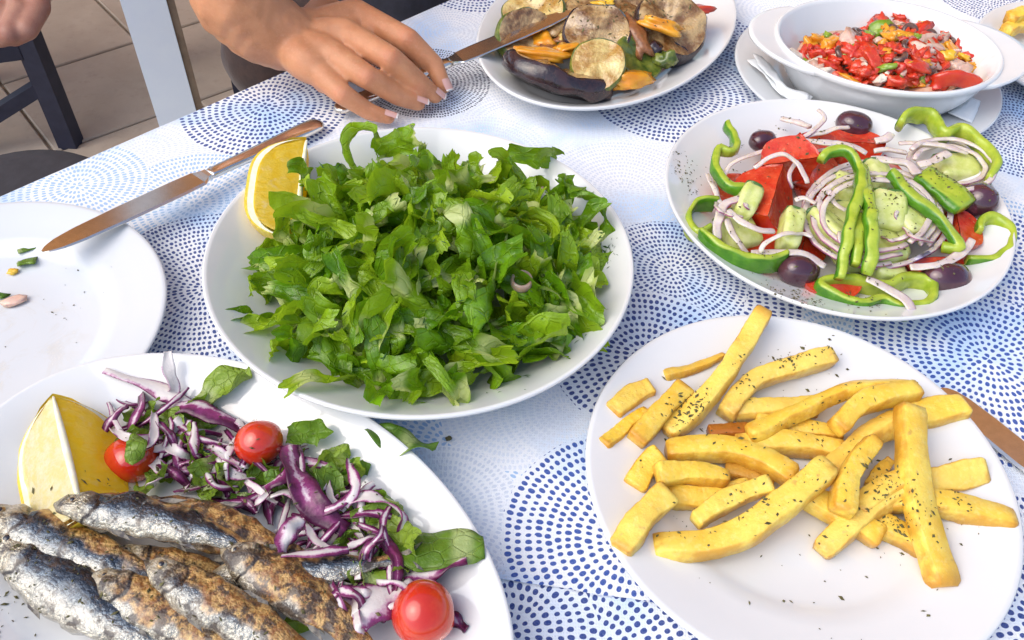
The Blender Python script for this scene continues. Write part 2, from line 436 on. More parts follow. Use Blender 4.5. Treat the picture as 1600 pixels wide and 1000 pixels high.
MAT['red_pepper'] = simple('roast_red_pepper', (.52, .035, .015), (.60, .08, .02), 60, .2, bump=.3, bscale=120, coat=.5)
MAT['brown_veg'] = simple('roast_brown_flesh', (.36, .14, .05), (.22, .08, .03), 90, .3, bump=.7, bscale=150, bdist=.002, coat=.35)
MAT['dip'] = simple('creamy_pink_dip', (.74, .56, .42), (.66, .33, .20), 55, .3, bump=.6, bscale=130, bdist=.002, coat=.3, sss=.2)
MAT['onion_dice'] = simple('onion_dice', (.66, .46, .36), (.58, .36, .28), 120, .25, rv=.2, sss=.4, coat=.4)
MAT['feta'] = simple('feta_crumb', (.76, .70, .60), (.70, .60, .48), 150, .6, bump=.7, bscale=260, bdist=.0015)
MAT['green_dice'] = simple('green_pepper_dice', (.16, .28, .02), (.30, .40, .05), 90, .22, coat=.4)
MAT['tile'] = None
MAT['navy_wood'] = simple('dark_navy_painted_wood', (.012, .014, .032), (.018, .020, .042), 30, .5, bump=.2, bscale=90)
MAT['white_wood'] = simple('pale_blue_white_paint', (.80, .87, .95), (.77, .84, .94), 12, .5, bump=.08, bscale=60)
MAT['tan_wood'] = simple('tan_timber', (.26, .19, .13), (.20, .14, .095), 25, .6, bump=.3, bscale=70)
MAT['pad'] = simple('charcoal_seat_pad', (.028, .026, .032), (.036, .034, .042), 60, .75, bump=.3, bscale=400)
MAT['brown_cloth'] = simple('dark_brown_cloth', (.055, .028, .022), (.038, .020, .017), 45, .85, bump=.5, bscale=200, bdist=.001, sheen=.2)
MAT['navy_cloth'] = simple('navy_cloth', (.012, .012, .02), (.018, .018, .03), 45, .85, bump=.5, bscale=250, sheen=.15)
MAT['paper'] = simple('paper_napkin', (.80, .82, .84), None, rough=.8, bump=.4, bscale=500)
MAT['grout'] = simple('tile_grout', (.30, .25, .20), (.24, .20, .16), 40, .9, bump=.3, bscale=200)
def mat_tile():
    m = NT('stone_floor_tile'); v = m.n('NewGeometry').outputs['Position']
    n1 = m.noise(5, 5, .6, v); n2 = m.noise(45, 4, .65, v)
    col = m.mix(m.sstep(n1, .3, .7), (.38, .31, .245), (.46, .385, .315))
    col = m.mix(m.math('MULTIPLY', m.sstep(n2, .5, .75), .4), col, (.30, .24, .19))
    hv = m.n('HueSaturation', {'Color': col}); m.set(hv.inputs['Value'], m.math('MULTIPLY_ADD', m.rnd(), .2, .9))
    m.pbr(hv.outputs[0], .55, nrm=m.bump(n2, .25, .002))
    return m.m
MAT['tile'] = mat_tile()
def mat_glass():
    m = NT('clear_glass'); m.pbr((.95, .97, .97), .02, trans=1.0, ior=1.45); return m.m
MAT['glass'] = mat_glass()
def mat_awning():
    m = NT('tan_awning_cloth'); v = m.obj(); col = m.mix(m.noise(30, 3, .5, v), (.88, .62, .38), (.82, .56, .33)); b = m.pbr(col, .8, finish=False); m.leafmix(b, col, .65); return m.m
MAT['awning'] = mat_awning()
MAT['planks'] = simple('brown_ceiling_boards', (.46, .29, .17), (.38, .23, .13), 12, .6, bump=.3, bscale=40)

# ------------------------------------------------------------------ printed table covers
E0 = P(0, 307, 0); E1 = P(690, 6, 0); ed = (E1 - E0).normalized(); en = V3((ed.y, -ed.x, 0))    # along the table's far edge / into the table
def mat_cloth(name, discs, seed):
    """white embossed paper cloth printed with discs made of rings of oval dots; discs = (x, y, r, kind), later ones lie on top"""
    m = NT(name); pos = m.n('NewGeometry').outputs['Position']
    flat = m.vmath('MULTIPLY', pos, (1, 1, 0)).outputs[0]
    wob = m.n('TexNoise', {'Vector': flat, 'Scale': 55.0, 'Detail': 1.0})
    wv = m.vmath('MULTIPLY', m.vmath('SUBTRACT', wob.outputs['Color'], (.5, .5, .5)).outputs[0], (.0022, .0022, 0)).outputs[0]
    p = m.vmath('ADD', flat, wv).outputs[0]
    cur = None
    for (x, y, r, k) in discs:
        c = (x, y, 0)
        lt = m.math('LESS_THAN', m.vmath('DISTANCE', p, c).outputs['Value'], r)
        nd = m.n('Mix', data_type='VECTOR'); m.set(nd.inputs[0], lt)
        m.set(nd.inputs[4], cur if cur is not None else (9, 9, .95)); m.set(nd.inputs[5], (x, y, (k + .5) / 10)); cur = nd.outputs[1]
    s = m.n('SeparateXYZ', {0: cur}); k = s.outputs[2]
    ctr = m.n('CombineXYZ', {0: s.outputs[0], 1: s.outputs[1]}).outputs[0]
    d = m.vmath('SUBTRACT', p, ctr).outputs[0]; ds = m.n('SeparateXYZ', {0: d})
    r = m.vmath('LENGTH', d).outputs['Value']
    # kinds: 0 navy coarse, 1 royal coarse, 2 light blue, 3 pale lilac, 4 black-navy fine, 5 navy medium, 6 very pale
    colr = m.ramp(k, [(0, (.005, .035, .22)), (.1, (.006, .058, .32)), (.2, (.33, .50, .74)), (.3, (.64, .68, .77)), (.4, (.012, .020, .075)), (.5, (.006, .040, .22)), (.6, (.71, .75, .83)), (.7, (.7, .7, .7))], 'CONSTANT')
    pit = m.n('SeparateColor', {0: m.ramp(k, [(0, (.62, .60, .50)), (.2, (.60, .45, .5)), (.3, (.50, .40, .5)), (.4, (.40, .36, .42)), (.5, (.50, .46, .46)), (.6, (.5, .4, .4))], 'CONSTANT')})
    pr = m.math('MULTIPLY', pit.outputs[0], .0100); pt = m.math('MULTIPLY', pit.outputs[1], .0078)
    ring = m.math('FLOOR', m.math('DIVIDE', r, pr)); rc = m.math('MULTIPLY', m.math('ADD', ring, .5), pr)
    n = m.math('MAXIMUM', m.math('ROUND', m.math('DIVIDE', m.math('MULTIPLY', rc, 6.28318), pt)), 1)
    ang = m.math('ADD', m.math('DIVIDE', m.math('ARCTAN2', ds.outputs[1], ds.outputs[0]), 6.28318), .5)
    wr = m.n('TexWhiteNoise', {'Vector': m.n('CombineXYZ', {0: ring, 1: s.outputs[0], 2: k}).outputs[0]}, noise_dimensions='3D')
    a = m.math('ADD', m.math('MULTIPLY', ang, n), wr.outputs[0]); cell = m.math('FLOOR', a)
    fa = m.math('SUBTRACT', m.math('FRACT', a), .5)
    wc = m.n('TexWhiteNoise', {'Vector': m.n('CombineXYZ', {0: ring, 1: cell, 2: s.outputs[0]}).outputs[0]}, noise_dimensions='3D')
    wcs = m.n('SeparateColor', {0: wc.outputs['Color']})
    tan = m.math('ADD', m.math('MULTIPLY', m.math('DIVIDE', fa, n), m.math('MULTIPLY', rc, 6.28318)), m.math('MULTIPLY', m.math('SUBTRACT', wcs.outputs[0], .5), .0007))
    rad = m.math('ADD', m.math('SUBTRACT', r, rc), m.math('MULTIPLY', m.math('SUBTRACT', wcs.outputs[1], .5), .0010))
    sz = m.math('MULTIPLY_ADD', wcs.outputs[2], .35, .80)
    ra = m.math('MULTIPLY', m.math('MULTIPLY', pr, .32), sz); ta = m.math('MULTIPLY', m.math('MULTIPLY', pt, .315), sz)
    e = m.math('ADD', m.math('POWER', m.math('ABSOLUTE', m.math('DIVIDE', rad, ra)), 2.2), m.math('POWER', m.math('ABSOLUTE', m.math('DIVIDE', tan, ta)), 2.2))
    dot = m.math('SUBTRACT', 1, m.sstep(e, .78, 1.25))
    dot = m.math('MULTIPLY', dot, m.math('LESS_THAN', k, .9))
    ink = m.noise(900, 3, .7, flat)
    wash = m.sstep(m.noise(9.5, 3, .55, m.vmath('ADD', flat, (seed, 1.7, 0)).outputs[0]), .44, .70)
    white = m.mix(m.math('MULTIPLY', wash, .9), (.84, .85, .88), (.44, .63, .90))
    fine = m.noise(420, 2, .6, flat)
    white = m.mix(m.math('MULTIPLY', m.sstep(fine, .4, .7), .22), white, (.66, .72, .82))
    col = m.mix(m.math('MULTIPLY', dot, m.math('MULTIPLY_ADD', ink, .35, .76), clamp=True), white, colr)
    w1 = m.n('TexWave', {'Vector': m.vmath('ADD', flat, wv).outputs[0], 'Scale': 190.0, 'Distortion': 3.0, 'Detail': 1.0, 'Detail Scale': 2.0}, bands_direction='X')
    w2 = m.n('TexWave', {'Vector': flat, 'Scale': 150.0, 'Distortion': 3.0, 'Detail': 1.0, 'Detail Scale': 2.0}, bands_direction='Y')
    h = m.math('ADD', m.math('MULTIPLY', w1.outputs['Fac'], w2.outputs['Fac']), m.math('MULTIPLY', m.noise(700, 2, .6, flat), .7))
    nr = m.bump(h, .45, .0007)
    fold = None
    for (fx, fy, fd) in ((ed.x, ed.y, .60), (ed.x, ed.y, .98), (en.x, en.y, .22), (en.x, en.y, .60)):      # pressed fold lines of the packed sheet
        dl = m.math('ABSOLUTE', m.math('SUBTRACT', m.vmath('DOT_PRODUCT', m.vmath('SUBTRACT', flat, (E0.x, E0.y, 0)).outputs[0], (fx, fy, 0)).outputs['Value'], fd))
        f_ = m.math('SUBTRACT', 1, m.sstep(dl, .0, .004)); fold = f_ if fold is None else m.math('ADD', fold, f_)
    nr = m.bump(fold, .5, .0012, nr)
    nr = m.bump(m.noise(22, 3, .5, flat), .35, .008, nr)
    m.pbr(col, .62, nrm=nr, spec=.3, sheen=.05)
    return m.m

def D(px, py, r, k): p = P(px, py, 0); return (p.x, p.y, r, k)
rnd = random.Random(3)
base_discs = []
for i in range(-3, 10):
    for j in range(-2, 7):
        base_discs.append((-.45 + i * .125 + (j % 2) * .06 + rnd.uniform(-.015, .015), .02 + j * .135 + rnd.uniform(-.015, .015), .075, rnd.choice((2, 3, 3, 6, 2, 6))))
rnd.shuffle(base_discs)
keep = [b for b in base_discs if -.55 < b[0] < .75 and .05 < b[1] < 1.0]
near_discs = [
    D(225, 238, .075, 3), D(305, 318, .070, 2), D(120, 290, .06, 2), D(700, 50, .066, 3), D(850, 205, .055, 6), D(760, 240, .06, 3),
    D(975, 300, .075, 3), D(700, 690, .062, 2), D(800, 640, .05, 6), D(690, 800, .05, 3), D(1310, 535, .055, 2), D(880, 640, .05, 6),
    D(1160, 60, .06, 0), D(1050, 145, .085, 0), D(745, -25, .070, 0), D(1590, 200, .085, 5), D(1560, -10, .08, 5), D(1210, 20, .05, 3),
    D(1105, 460, .075, 0), D(1050, 425, .062, 5), D(1010, 560, .07, 0), D(1545, 560, .098, 1), D(1580, 400, .06, 1), D(1640, 970, .085, 0),
    D(415, 165, .081, 0), D(320, 450, .088, 5), D(668, 128, .064, 4), D(990, 845, .082, 1)]
MAT['cloth'] = mat_cloth('printed_dot_cloth', keep + near_discs, 3.1)
low = [(b[0] + .05, b[1] + .07, b[2], b[3]) for b in keep if b[1] < .45][:10]
MAT['cloth_low'] = mat_cloth('printed_dot_cloth_lower', low + [D(900, 1050, .1, 0), D(800, 985, .05, 0), D(1500, 1050, .08, 0)], 8.4)
# ------------------------------------------------------------------ setting: ground, tiles, table
def T(e, n, z=0.0): return E0 + ed * e + en * n + V3((0, 0, z))
FZ = -.75
g = 40
ground = link('floor', make_mesh('floor', [(-g, -g, 0), (g, -g, 0), (g, g, 0), (-g, g, 0)], [(0, 1, 2, 3)], MAT['grout'], smooth=False), None, (0, 0, FZ - .004))
tag(ground, kind='structure')
ta = Rd(-48); tx, ty = V3((math.cos(ta), math.sin(ta), 0)), V3((-math.sin(ta), math.cos(ta), 0))
ts = .352; torg = P(216, 66, FZ)
bm = bmesh.new(); bmesh.ops.create_cube(bm, size=1)
for v in bm.verts: v.co = V3((v.co.x * (ts - .007), v.co.y * (ts - .007), v.co.z * .012))
bmesh.ops.bevel(bm, geom=[e for e in bm.edges if e.verts[0].co.z > 0 and e.verts[1].co.z > 0], offset=.003, segments=1, affect='EDGES')
tile_me = bpy.data.meshes.new('floor_tile'); bm.to_mesh(tile_me); bm.free(); tile_me.materials.append(MAT['tile'])
for i in range(-6, 8):
    for j in range(-5, 8):
        t = bpy.data.objects.new('floor_tile', tile_me); COL.objects.link(t); t.parent = ground
        q = torg + tx * (i + .5) * ts + ty * (j + .5) * ts
        t.location = (q.x, q.y, .002 + rnd.uniform(-.0006, .0006)); t.rotation_euler = (0, 0, ta)

table = empty('dining_table', T(.4, .45, FZ))
tag(table, 'long dining table hidden under blue dotted paper covers', 'table')
V, F = [], []
def tb(e0, e1, n0, n1, z0, z1):
    b = len(V)
    for z in (z0, z1):
        for e, n in ((e0, n0), (e1, n0), (e1, n1), (e0, n1)): V.append(T(e, n, z))
    F.extend(tuple(b + i for i in f) for f in ((3, 2, 1, 0), (4, 5, 6, 7), (0, 1, 5, 4), (1, 2, 6, 5), (2, 3, 7, 6), (3, 0, 4, 7)))
tb(-.7, 1.5, .004, .95, -.03, -.0022); centred('table_top', V, F, MAT['tan_wood'], smooth=False, parent=table)
for e in (-.62, 1.42):
    for n in (.08, .87):
        V, F = [], []; tb(e - .03, e + .03, n - .03, n + .03, FZ, -.031); centred('leg', V, F, MAT['white_wood'], smooth=False, parent=table)

def cloth_sheet(name, z, mat, cut=None, drop=.16):
    V, F = [], []
    ne, nn = 110, 60
    rows = [(0 - .0035, -drop), (-.0035, -.02), (-.002, -.003)] + [(n * .95 / nn, 0) for n in range(nn + 1)]
    for (n, dz) in rows:
        for i in range(ne + 1):
            e = -.7 + 2.2 * i / ne; q = T(e, n, z + dz)
            if dz < -.01: q -= en * (.004 + .006 * math.sin(e * 23) * min(1, -dz * 8))
            if dz == 0: q.z += .0007 * noise.noise(q * 9) + .0004 * noise.noise(q * 30)
            V.append(q)
    for r in range(len(rows) - 1):
        for i in range(ne): F.append((r * (ne + 1) + i, (r + 1) * (ne + 1) + i, (r + 1) * (ne + 1) + i + 1, r * (ne + 1) + i + 1))
    F = [tuple(reversed(f)) for f in F]
    me = make_mesh(name, V, F, mat)
    if cut:
        bm = bmesh.new(); bm.from_mesh(me)
        co, no = cut
        bmesh.ops.bisect_plane(bm, geom=bm.verts[:] + bm.edges[:] + bm.faces[:], plane_co=co, plane_no=no, clear_outer=True)
        for v in bm.verts:
            if abs((v.co - co).dot(no)) < .0015:
                v.co += no * .0012 * noise.noise(v.co * 60); v.co.z += .0007
        bm.to_mesh(me); bm.free()
    return link(name, me)
ca, cb = P(784, 905, 0), P(960, 933, 0); cdir = (cb - ca).normalized(); cno = V3((cdir.y, -cdir.x, 0))
if cno.y > 0: cno = -cno
lower = cloth_sheet('paper_table_cover', -.0014, MAT['cloth_low'])
tag(lower, 'lower blue dotted paper cover showing past the edge of the upper sheet', 'table cover')
upper = cloth_sheet('paper_table_cover', 0, MAT['cloth'], (ca, cno), .15)
tag(upper, 'main white paper table cover printed with blue dotted discs', 'table cover')

# fabric awning of the terrace, overhead beyond the table (seen only as reflections)
can = empty('awning', (0, 4.6, FZ)); V, F = [], []
bm = bmesh.new(); bmesh.ops.create_cube(bm, size=1)
for v in bm.verts: v.co = V3((v.co.x * .149, v.co.y * 6.0, v.co.z * .004))
pk = bpy.data.meshes.new('fabric_strip'); bm.to_mesh(pk); bm.free(); pk.materials.append(MAT['awning'])
for i in range(56):
    b_ = bpy.data.objects.new('fabric_strip', pk); COL.objects.link(b_); b_.parent = can; b_.location = (-4.1 + i * .15, 0, 2.62)
for y in (-1.6, 0.2, 2.0):
    V, F = [], []; box(V, F, (0, y, 2.53), (3.3, .05, .07)); link('beam', make_mesh('beam', V, F, MAT['planks'], smooth=False), can)
for x in (-3.1, 3.1):
    for y in (-1.6, 2.0):
        V, F = [], []; box(V, F, (x, y, 1.23), (.05, .05, 1.23)); link('post', make_mesh('post', V, F, MAT['planks'], smooth=False), can)
tag(can, 'tan fabric awning over the terrace beyond the table', 'awning')

# ------------------------------------------------------------------ plates
def dinner(Rr, rim=.022, well=.083):
    k = Rr - .134
    return [(0, .006), (well * .6, .006), (well - .004, .0066), (well + .003, .0095), (well + .010, .0130), (well + .016, .0142), (well + .03 + k / 2, .0175), (Rr - .004, rim), (Rr - .0012, rim + .0006), (Rr, rim - .0006), (Rr - .001, rim - .0022),
            (well + .02, .0105), (well + .006, .0045), (well - .004, .0008), (well - .010, 0), (well - .014, .0022), (0, .0025)]
def deep(Rr, rim, base):
    s = Rr
    return [(0, .0085), (s * .45, .0088), (s * .60, .0105), (s * .72, .0155), (s * .82, .0155 + (rim - .0155) * .38), (s * .91, .0155 + (rim - .0155) * .70), (s * .975, rim - .0015), (s * .99, rim), (s, rim - .0012), (s * .995, rim - .0035),
            (s * .90, .0155 + (rim - .0155) * .48), (s * .78, .012), (s * .62, .0045), (s * .55, .0005), (s * .52, 0), (s * .50, .003), (0, .0045)]
def plate(prof, a, b, c, mat, ang=0, tilt=None, name='plate'):
    V, F, UV = lathe(prof, a, b, 112, ang)
    o = link(name, make_mesh(name, V, F, mat, UV), None, c)
    if tilt: o.rotation_euler = tilt
    return o
PL_FRIES = V3((.1847, .3065, .0012)); PL_LEFT = V3((-.377, .394, .0012)); PL_GREEN = V3((-.0685, .462, .0045)); PL_GREEK = V3((.261, .570, .0012))
fries_plate = tag(plate(dinner(.134), .134, .134, PL_FRIES, MAT['china']), 'round white plate with a flat rim holding french fries', 'plate')
left_plate = tag(plate(dinner(.131), .131, .131, PL_LEFT, MAT['used']), 'nearly empty white plate with green crumbs and a knife on it', 'plate')
green_plate = tag(plate(deep(.1545, .0475, 0), .1545, .1545, PL_GREEN, MAT['china'], tilt=(Rd(-.9), Rd(.9), 0)), 'deep round white plate heaped with chopped lettuce', 'plate')
greek_plate = tag(plate(deep(.1405, .036, 0), .1405, .1405, PL_GREEK, MAT['china']), 'round white plate of tomato onion and pepper salad', 'plate')
OV_A, OV_B = .1825, .1242
def oval(rim): return [(0, .007), (OV_B * .55, .007), (OV_B * .66, .0085), (OV_B * .73, .013), (OV_B * .78, .0165), (OV_B * .88, .0225), (OV_B - .003, rim), (OV_B - .001, rim + .0004), (OV_B, rim - .001), (OV_B - .001, rim - .003), (OV_B * .86, .0175), (OV_B * .72, .0075), (OV_B * .64, .0015), (OV_B * .58, 0), (OV_B * .54, .0028), (0, .003)]
PL_FISH = V3((-.157, .2185, .0075)); PL_VEG = V3((.0875, .8563, .0012))
fish_plate = tag(plate(oval(.029), OV_A, OV_B, PL_FISH, MAT['china'], Rd(147.5), tilt=(Rd(1.3), Rd(1.3), 0), name='platter'), 'oval white platter carrying grilled sardines and lemon', 'platter')
veg_plate = tag(plate(oval(.029), OV_A, OV_B, PL_VEG, MAT['china'], Rd(62.7), name='platter'), 'oval white platter of roast courgette and aubergine', 'platter')
PL_SAUCER = V3((.345, .795, .0012))
saucer = tag(plate(dinner(.132, .020), .132, .132, PL_SAUCER, MAT['china_cool'], name='saucer'), 'white plate under the two handled baking dish', 'plate')
side_plate = tag(plate(dinner(.120), .120, .120, V3((.60, .845, .0012)), MAT['china'], name='plate'), 'white plate with a pale potato piece next to the dish handle', 'plate')

# ------------------------------------------------------------------ french fries
def Z6(x, y, z): return P(x / 1.8514 + 900, y / 1.8518 + 460, z)
SEC12 = [(-1, -.84), (-.86, -1), (0, -1.0), (.86, -1), (1, -.84), (1.0, 0), (1, .84), (.86, 1), (0, 1.0), (-.86, 1), (-1, .84), (-1.0, 0)]
L_FRY = 'yellow french fry speckled with herbs in the pile'
G_FRY = 'french fries on the round plate'
#      pixel path in the fries close-up, width in close-up px, z start/end, browning, taper
FR = [
 ([(262, 405), (400, 275), (545, 48)], 58, .015, .036, 0, .9, 'longest upright fry leaning out over the far plate rim'),
 ([(430, 345), (520, 250), (745, 178)], 58, .016, .024, .02, .95, 'curved fry thickly dusted with dried herbs'),
 ([(255, 235), (340, 215), (430, 172)], 34, .0175, .0185, .28, .6, 'thin orange fry lying alone by the upright fry'),
 ([(105, 345), (160, 300), (218, 272)], 62, .0195, .018, .04, .8, 'short stubby fry on the plate rim beside two others'),
 ([(78, 440), (140, 390), (205, 335)], 46, .019, .017, .06, .75, L_FRY),
 ([(172, 425), (240, 350), (318, 268)], 66, .020, .024, .16, .8, 'golden split fry between stubby fries on the rim'),
 ([(458, 338), (570, 330), (700, 322)], 56, .013, .015, .04, .95, L_FRY),
 ([(500, 408), (640, 345), (800, 275), (985, 265)], 50, .020, .028, 0, .75, L_FRY),
 ([(752, 388), (840, 310), (995, 278)], 60, .030, .030, 0, .85, L_FRY),
 ([(385, 405), (450, 398), (520, 398)], 46, .012, .012, .95, .9, 'short dark brown overcooked fry end'),
 ([(520, 372), (640, 385), (770, 410)], 50, .012, .013, .05, .9, L_FRY),
 ([(465, 438), (600, 430), (780, 455)], 66, .013, .017, .05, .9, L_FRY),
 ([(258, 458), (450, 450), (640, 530)], 70, .017, .022, .02, .85, L_FRY),
 ([(165, 560), (200, 500), (245, 465)], 74, .016, .022, .06, .9, L_FRY),
 ([(232, 520), (330, 515), (445, 535)], 70, .028, .024, .05, .7, 'fry with a torn fluffy open end'),
 ([(265, 585), (380, 590), (500, 560)], 72, .014, .014, .08, .9, L_FRY),
 ([(345, 655), (450, 590), (565, 548)], 56, .024, .030, 0, .85, L_FRY),
 ([(228, 735), (420, 715), (560, 640), (735, 492)], 84, .015, .036, .03, .95, 'thick long curved fry across the open side of the pile'),
 ([(124, 742), (192, 650), (268, 572)], 84, .0235, .028, .03, .85, 'thick blunt fry hanging toward the plate rim by the pile'),
 ([(772, 632), (790, 520), (870, 418)], 72, .030, .036, .02, .62, L_FRY),
 ([(735, 520), (830, 425), (945, 358)], 62, .019, .026, .10, .9, L_FRY),
 ([(900, 385), (1000, 350), (1125, 328)], 74, .017, .025, 0, .95, 'blunt pale fry poking out above the knife'),
 ([(965, 330), (985, 570), (1065, 848)], 86, .040, .016, .01, .95, 'long straight fry lying crosswise on top of the pile'),
 ([(655, 575), (770, 640), (885, 705)], 70, .020, .015, 0, .85, L_FRY),
 ([(705, 745), (800, 660), (950, 555)], 66, .012, .024, .08, .9, L_FRY),
 ([(860, 655), (930, 690), (1010, 730)], 64, .013, .013, .10, .9, L_FRY),
 ([(930, 560), (1050, 535), (1178, 512)], 78, .015, .020, .02, .95, L_FRY),
 ([(890, 590), (1080, 610), (1268, 660)], 70, .021, .020, 0, .85, L_FRY),
 ([(850, 560), (880, 515), (908, 478)], 46, .015, .018, .25, .7, L_FRY),
 ([(430, 512), (500, 525), (570, 545)], 40, .012, .012, .6, .8, 'browned fry tucked under paler fries'),
 ([(815, 625), (880, 575), (965, 535)], 66, .020, .026, .06, .85, L_FRY)]
fries = []
for i, (path, wpx, z0, z1, br, tp, lab) in enumerate(FR):
    rr = random.Random(i * 5 + 1); n = len(path)
    pts = [Z6(x, y, z0 + (z1 - z0) * k / (n - 1)) for k, (x, y) in enumerate(path)]
    dcam = (pts[n // 2] - CAM).length
    hw = wpx / 1.8514 / 2 / F_PX * dcam * 1.0
    hw *= .90; hh = min(hw * .90, .0060)
    e0, e1 = rr.uniform(.72, .95), rr.uniform(.72, .95) * tp
    def dims(u, hw=hw, hh=hh, e0=e0, e1=e1, tp=tp):
        k = (1 - u) + u * tp if tp < .8 else 1
        for d, e in ((u, e0), (1 - u, e1)):
            if d < .06: k *= e + (1 - e) * math.sqrt(1 - (1 - d / .06) ** 2) if True else 1
        return hw * k * (1 + .06 * math.sin(u * 9 + i)), hh * k * (1 + .05 * math.sin(u * 7 + 2 * i))
    tw0 = rr.uniform(-.35, .35); tw1 = tw0 + rr.uniform(-.5, .5)
    V, F, UV = sweep(pts, SEC12, dims, 40, twist=lambda u, a=tw0, b=tw1: a + (b - a) * u, jit=.0014, jf=48, seed=i)
    V = [v + noise.noise_vector(v * 300) * .00045 for v in V]
    V = [v if v.z > .0085 else V3((v.x, v.y, .0085)) for v in V]
    o = centred('french_fry', V, F, MAT['fry'], UV)
    o.color = (br, br, br, 1); fries.append(o)
    tag(o, lab, 'french fry', G_FRY)
# fry piece on the far side plate
for k, pth in enumerate(([(1572, 48), (1600, 38), (1640, 36)], [(1578, 30), (1610, 20), (1660, 16)])):
    V, F, UV = sweep([P(x, y, .024 + .008 * k) for x, y in pth], SEC12, lambda u: (.0075, .006), 16, jit=.0016, jf=95, seed=50 + k)
    o = centred('potato_piece', V, F, MAT['fry'], UV); o.color = (0, 0, 0, 1); tag(o, 'pale yellow potato piece on the plate next to the dish handle', 'french fry', 'potato pieces on the side plate')

# ------------------------------------------------------------------ leafy pieces
def leaf_mesh(name, seed, L, W, curl, twist, ruffle, cup, mat, nu=22, nv=11):
    rr = random.Random(seed); fold = rr.choice((0, 0, .5, -.4, .8))
    t, n = V3((1, 0, 0)), V3((0, 0, 1)); p = V3((0, 0, 0)); V, UV, F = [], [], []
    ph = [rr.uniform(0, 6.28) for _ in range(6)]; f1 = rr.uniform(9, 15); f2 = rr.uniform(3, 6)
    for i in range(nu):
        u = i / (nu - 1)
        if i:
            k = curl / (nu - 1) * (1 + .9 * math.sin(f2 * u + ph[0]))
            s = t.cross(n)
            t, n = (t * math.cos(k) + n * math.sin(k)).normalized(), (n * math.cos(k) - t * math.sin(k)).normalized()
            a = twist / (nu - 1); s = t.cross(n); n = (n * math.cos(a) + s * math.sin(a)).normalized()
            p = p + t * (L / (nu - 1))
        s = t.cross(n)
        w0 = W * (.62 + .38 * math.sin(math.pi * min(1, max(0, u * .94 + .04))) ** .5)
        for j in range(nv):
            v = j / (nv - 1) * 2 - 1
            rag = 1 + .35 * noise.noise(V3((u * 4 + seed * 3.1, (1 if v > 0 else -1) * 4.0, seed))) * abs(v)
            z = cup * W * v * v + fold * W * abs(v) + ruffle * (abs(v) ** 1.7) * math.sin(f1 * u + ph[2] + (1.9 if v > 0 else 0)) + ruffle * .7 * noise.noise(V3((u * 6, v * 2.4, seed * 1.7)))
            V.append(p + s * (v * w0 * rag) + n * z + t * (.16 * L * noise.noise(V3((v * 2.2, seed * 5.5, 0))) * (1 if u > .5 else -1) * abs(u - .5)))
            UV.append((u, j / (nv - 1)))
    for i in range(nu - 1):
        for j in range(nv - 1): F.append((i * nv + j, i * nv + j + 1, (i + 1) * nv + j + 1, (i + 1) * nv + j))
    V = [v + noise.noise_vector(v * 95 + V3((seed, 0, 0))) * .0026 + noise.noise_vector(v * 260 + V3((seed, 0, 0))) * .0007 for v in V]
    c = sum(V, V3()) / len(V)
    return make_mesh(name, [v - c for v in V], F, mat, UV)
rl = random.Random(21)
leaves = [leaf_mesh('lettuce_piece', 100 + i, rl.uniform(.040, .074), rl.uniform(.0052, .0100), rl.uniform(.5, 3.2) * rl.choice((-1, -1, 1)), rl.uniform(-2.4, 2.4), rl.uniform(.0015, .0038), rl.uniform(-.6, .9), MAT['lettuce']) for i in range(40)]
leaves2 = [leaf_mesh('salad_leaf', 200 + i, rl.uniform(.026, .042), rl.uniform(.006, .011), rl.uniform(.4, 1.8), rl.uniform(-1.2, 1.2), rl.uniform(.0015, .0035), rl.uniform(-.4, .6), MAT['rocket']) for i in range(10)]
def place(name, me, loc, rot, label, cat, group, s=1.0):
    o = bpy.data.objects.new(name, me); COL.objects.link(o); o.location = loc; o.rotation_euler = rot; o.scale = (s, s, s)
    return tag(o, label, cat, group)
lettuce = []
MC = P(672, 428, .030); MC.z = 0
def mound(dx, dy):
    r = math.hypot(dx / .121, dy / .112)
    return max(0, 1 - r ** 2.4) ** .8
L_LET = 'chopped green lettuce ribbon in the heap on the deep white plate'; G_LET = 'chopped lettuce pieces'
for lay, (cnt, zf, rmax) in enumerate(((55, .34, .98), (95, .74, 1.0), (140, 1.0, 1.02))):
    for i in range(cnt):
        a = i * 2.39996 + lay; r = rmax * .98 * math.sqrt((i + .5) / cnt) + rl.uniform(-.05, .04)
        dx, dy = .121 * r * math.cos(a), .112 * r * math.sin(a)
        pc = V3((MC.x + dx, MC.y + dy, 0)) - V3((PL_GREEN.x, PL_GREEN.y, 0)); pr_ = pc.length / .1545
        floor_z = .016 + max(0, pr_ - .6) * .085
        z = floor_z + .062 * mound(dx, dy) * zf * rl.uniform(.85, 1.12) + .004
        tilt_out = .75 * r * rl.uniform(.1, 1)
        ax = V3((-math.sin(a), math.cos(a), 0))
        rot = Matrix.Rotation(rl.uniform(-.5, .5) * (1 + .5 * lay), 4, V3((rl.uniform(-1, 1), rl.uniform(-1, 1), 0)).normalized()) @ Matrix.Rotation(tilt_out * rl.choice((1, 1, -.3)), 4, ax) @ Matrix.Rotation(rl.uniform(0, 6.28), 4, 'Z')
        lettuce.append(place('lettuce_piece', rl.choice(leaves), (MC.x + dx, MC.y + dy, z), rot.to_euler(), L_LET, 'lettuce', G_LET, rl.uniform(.85, 1.15)))
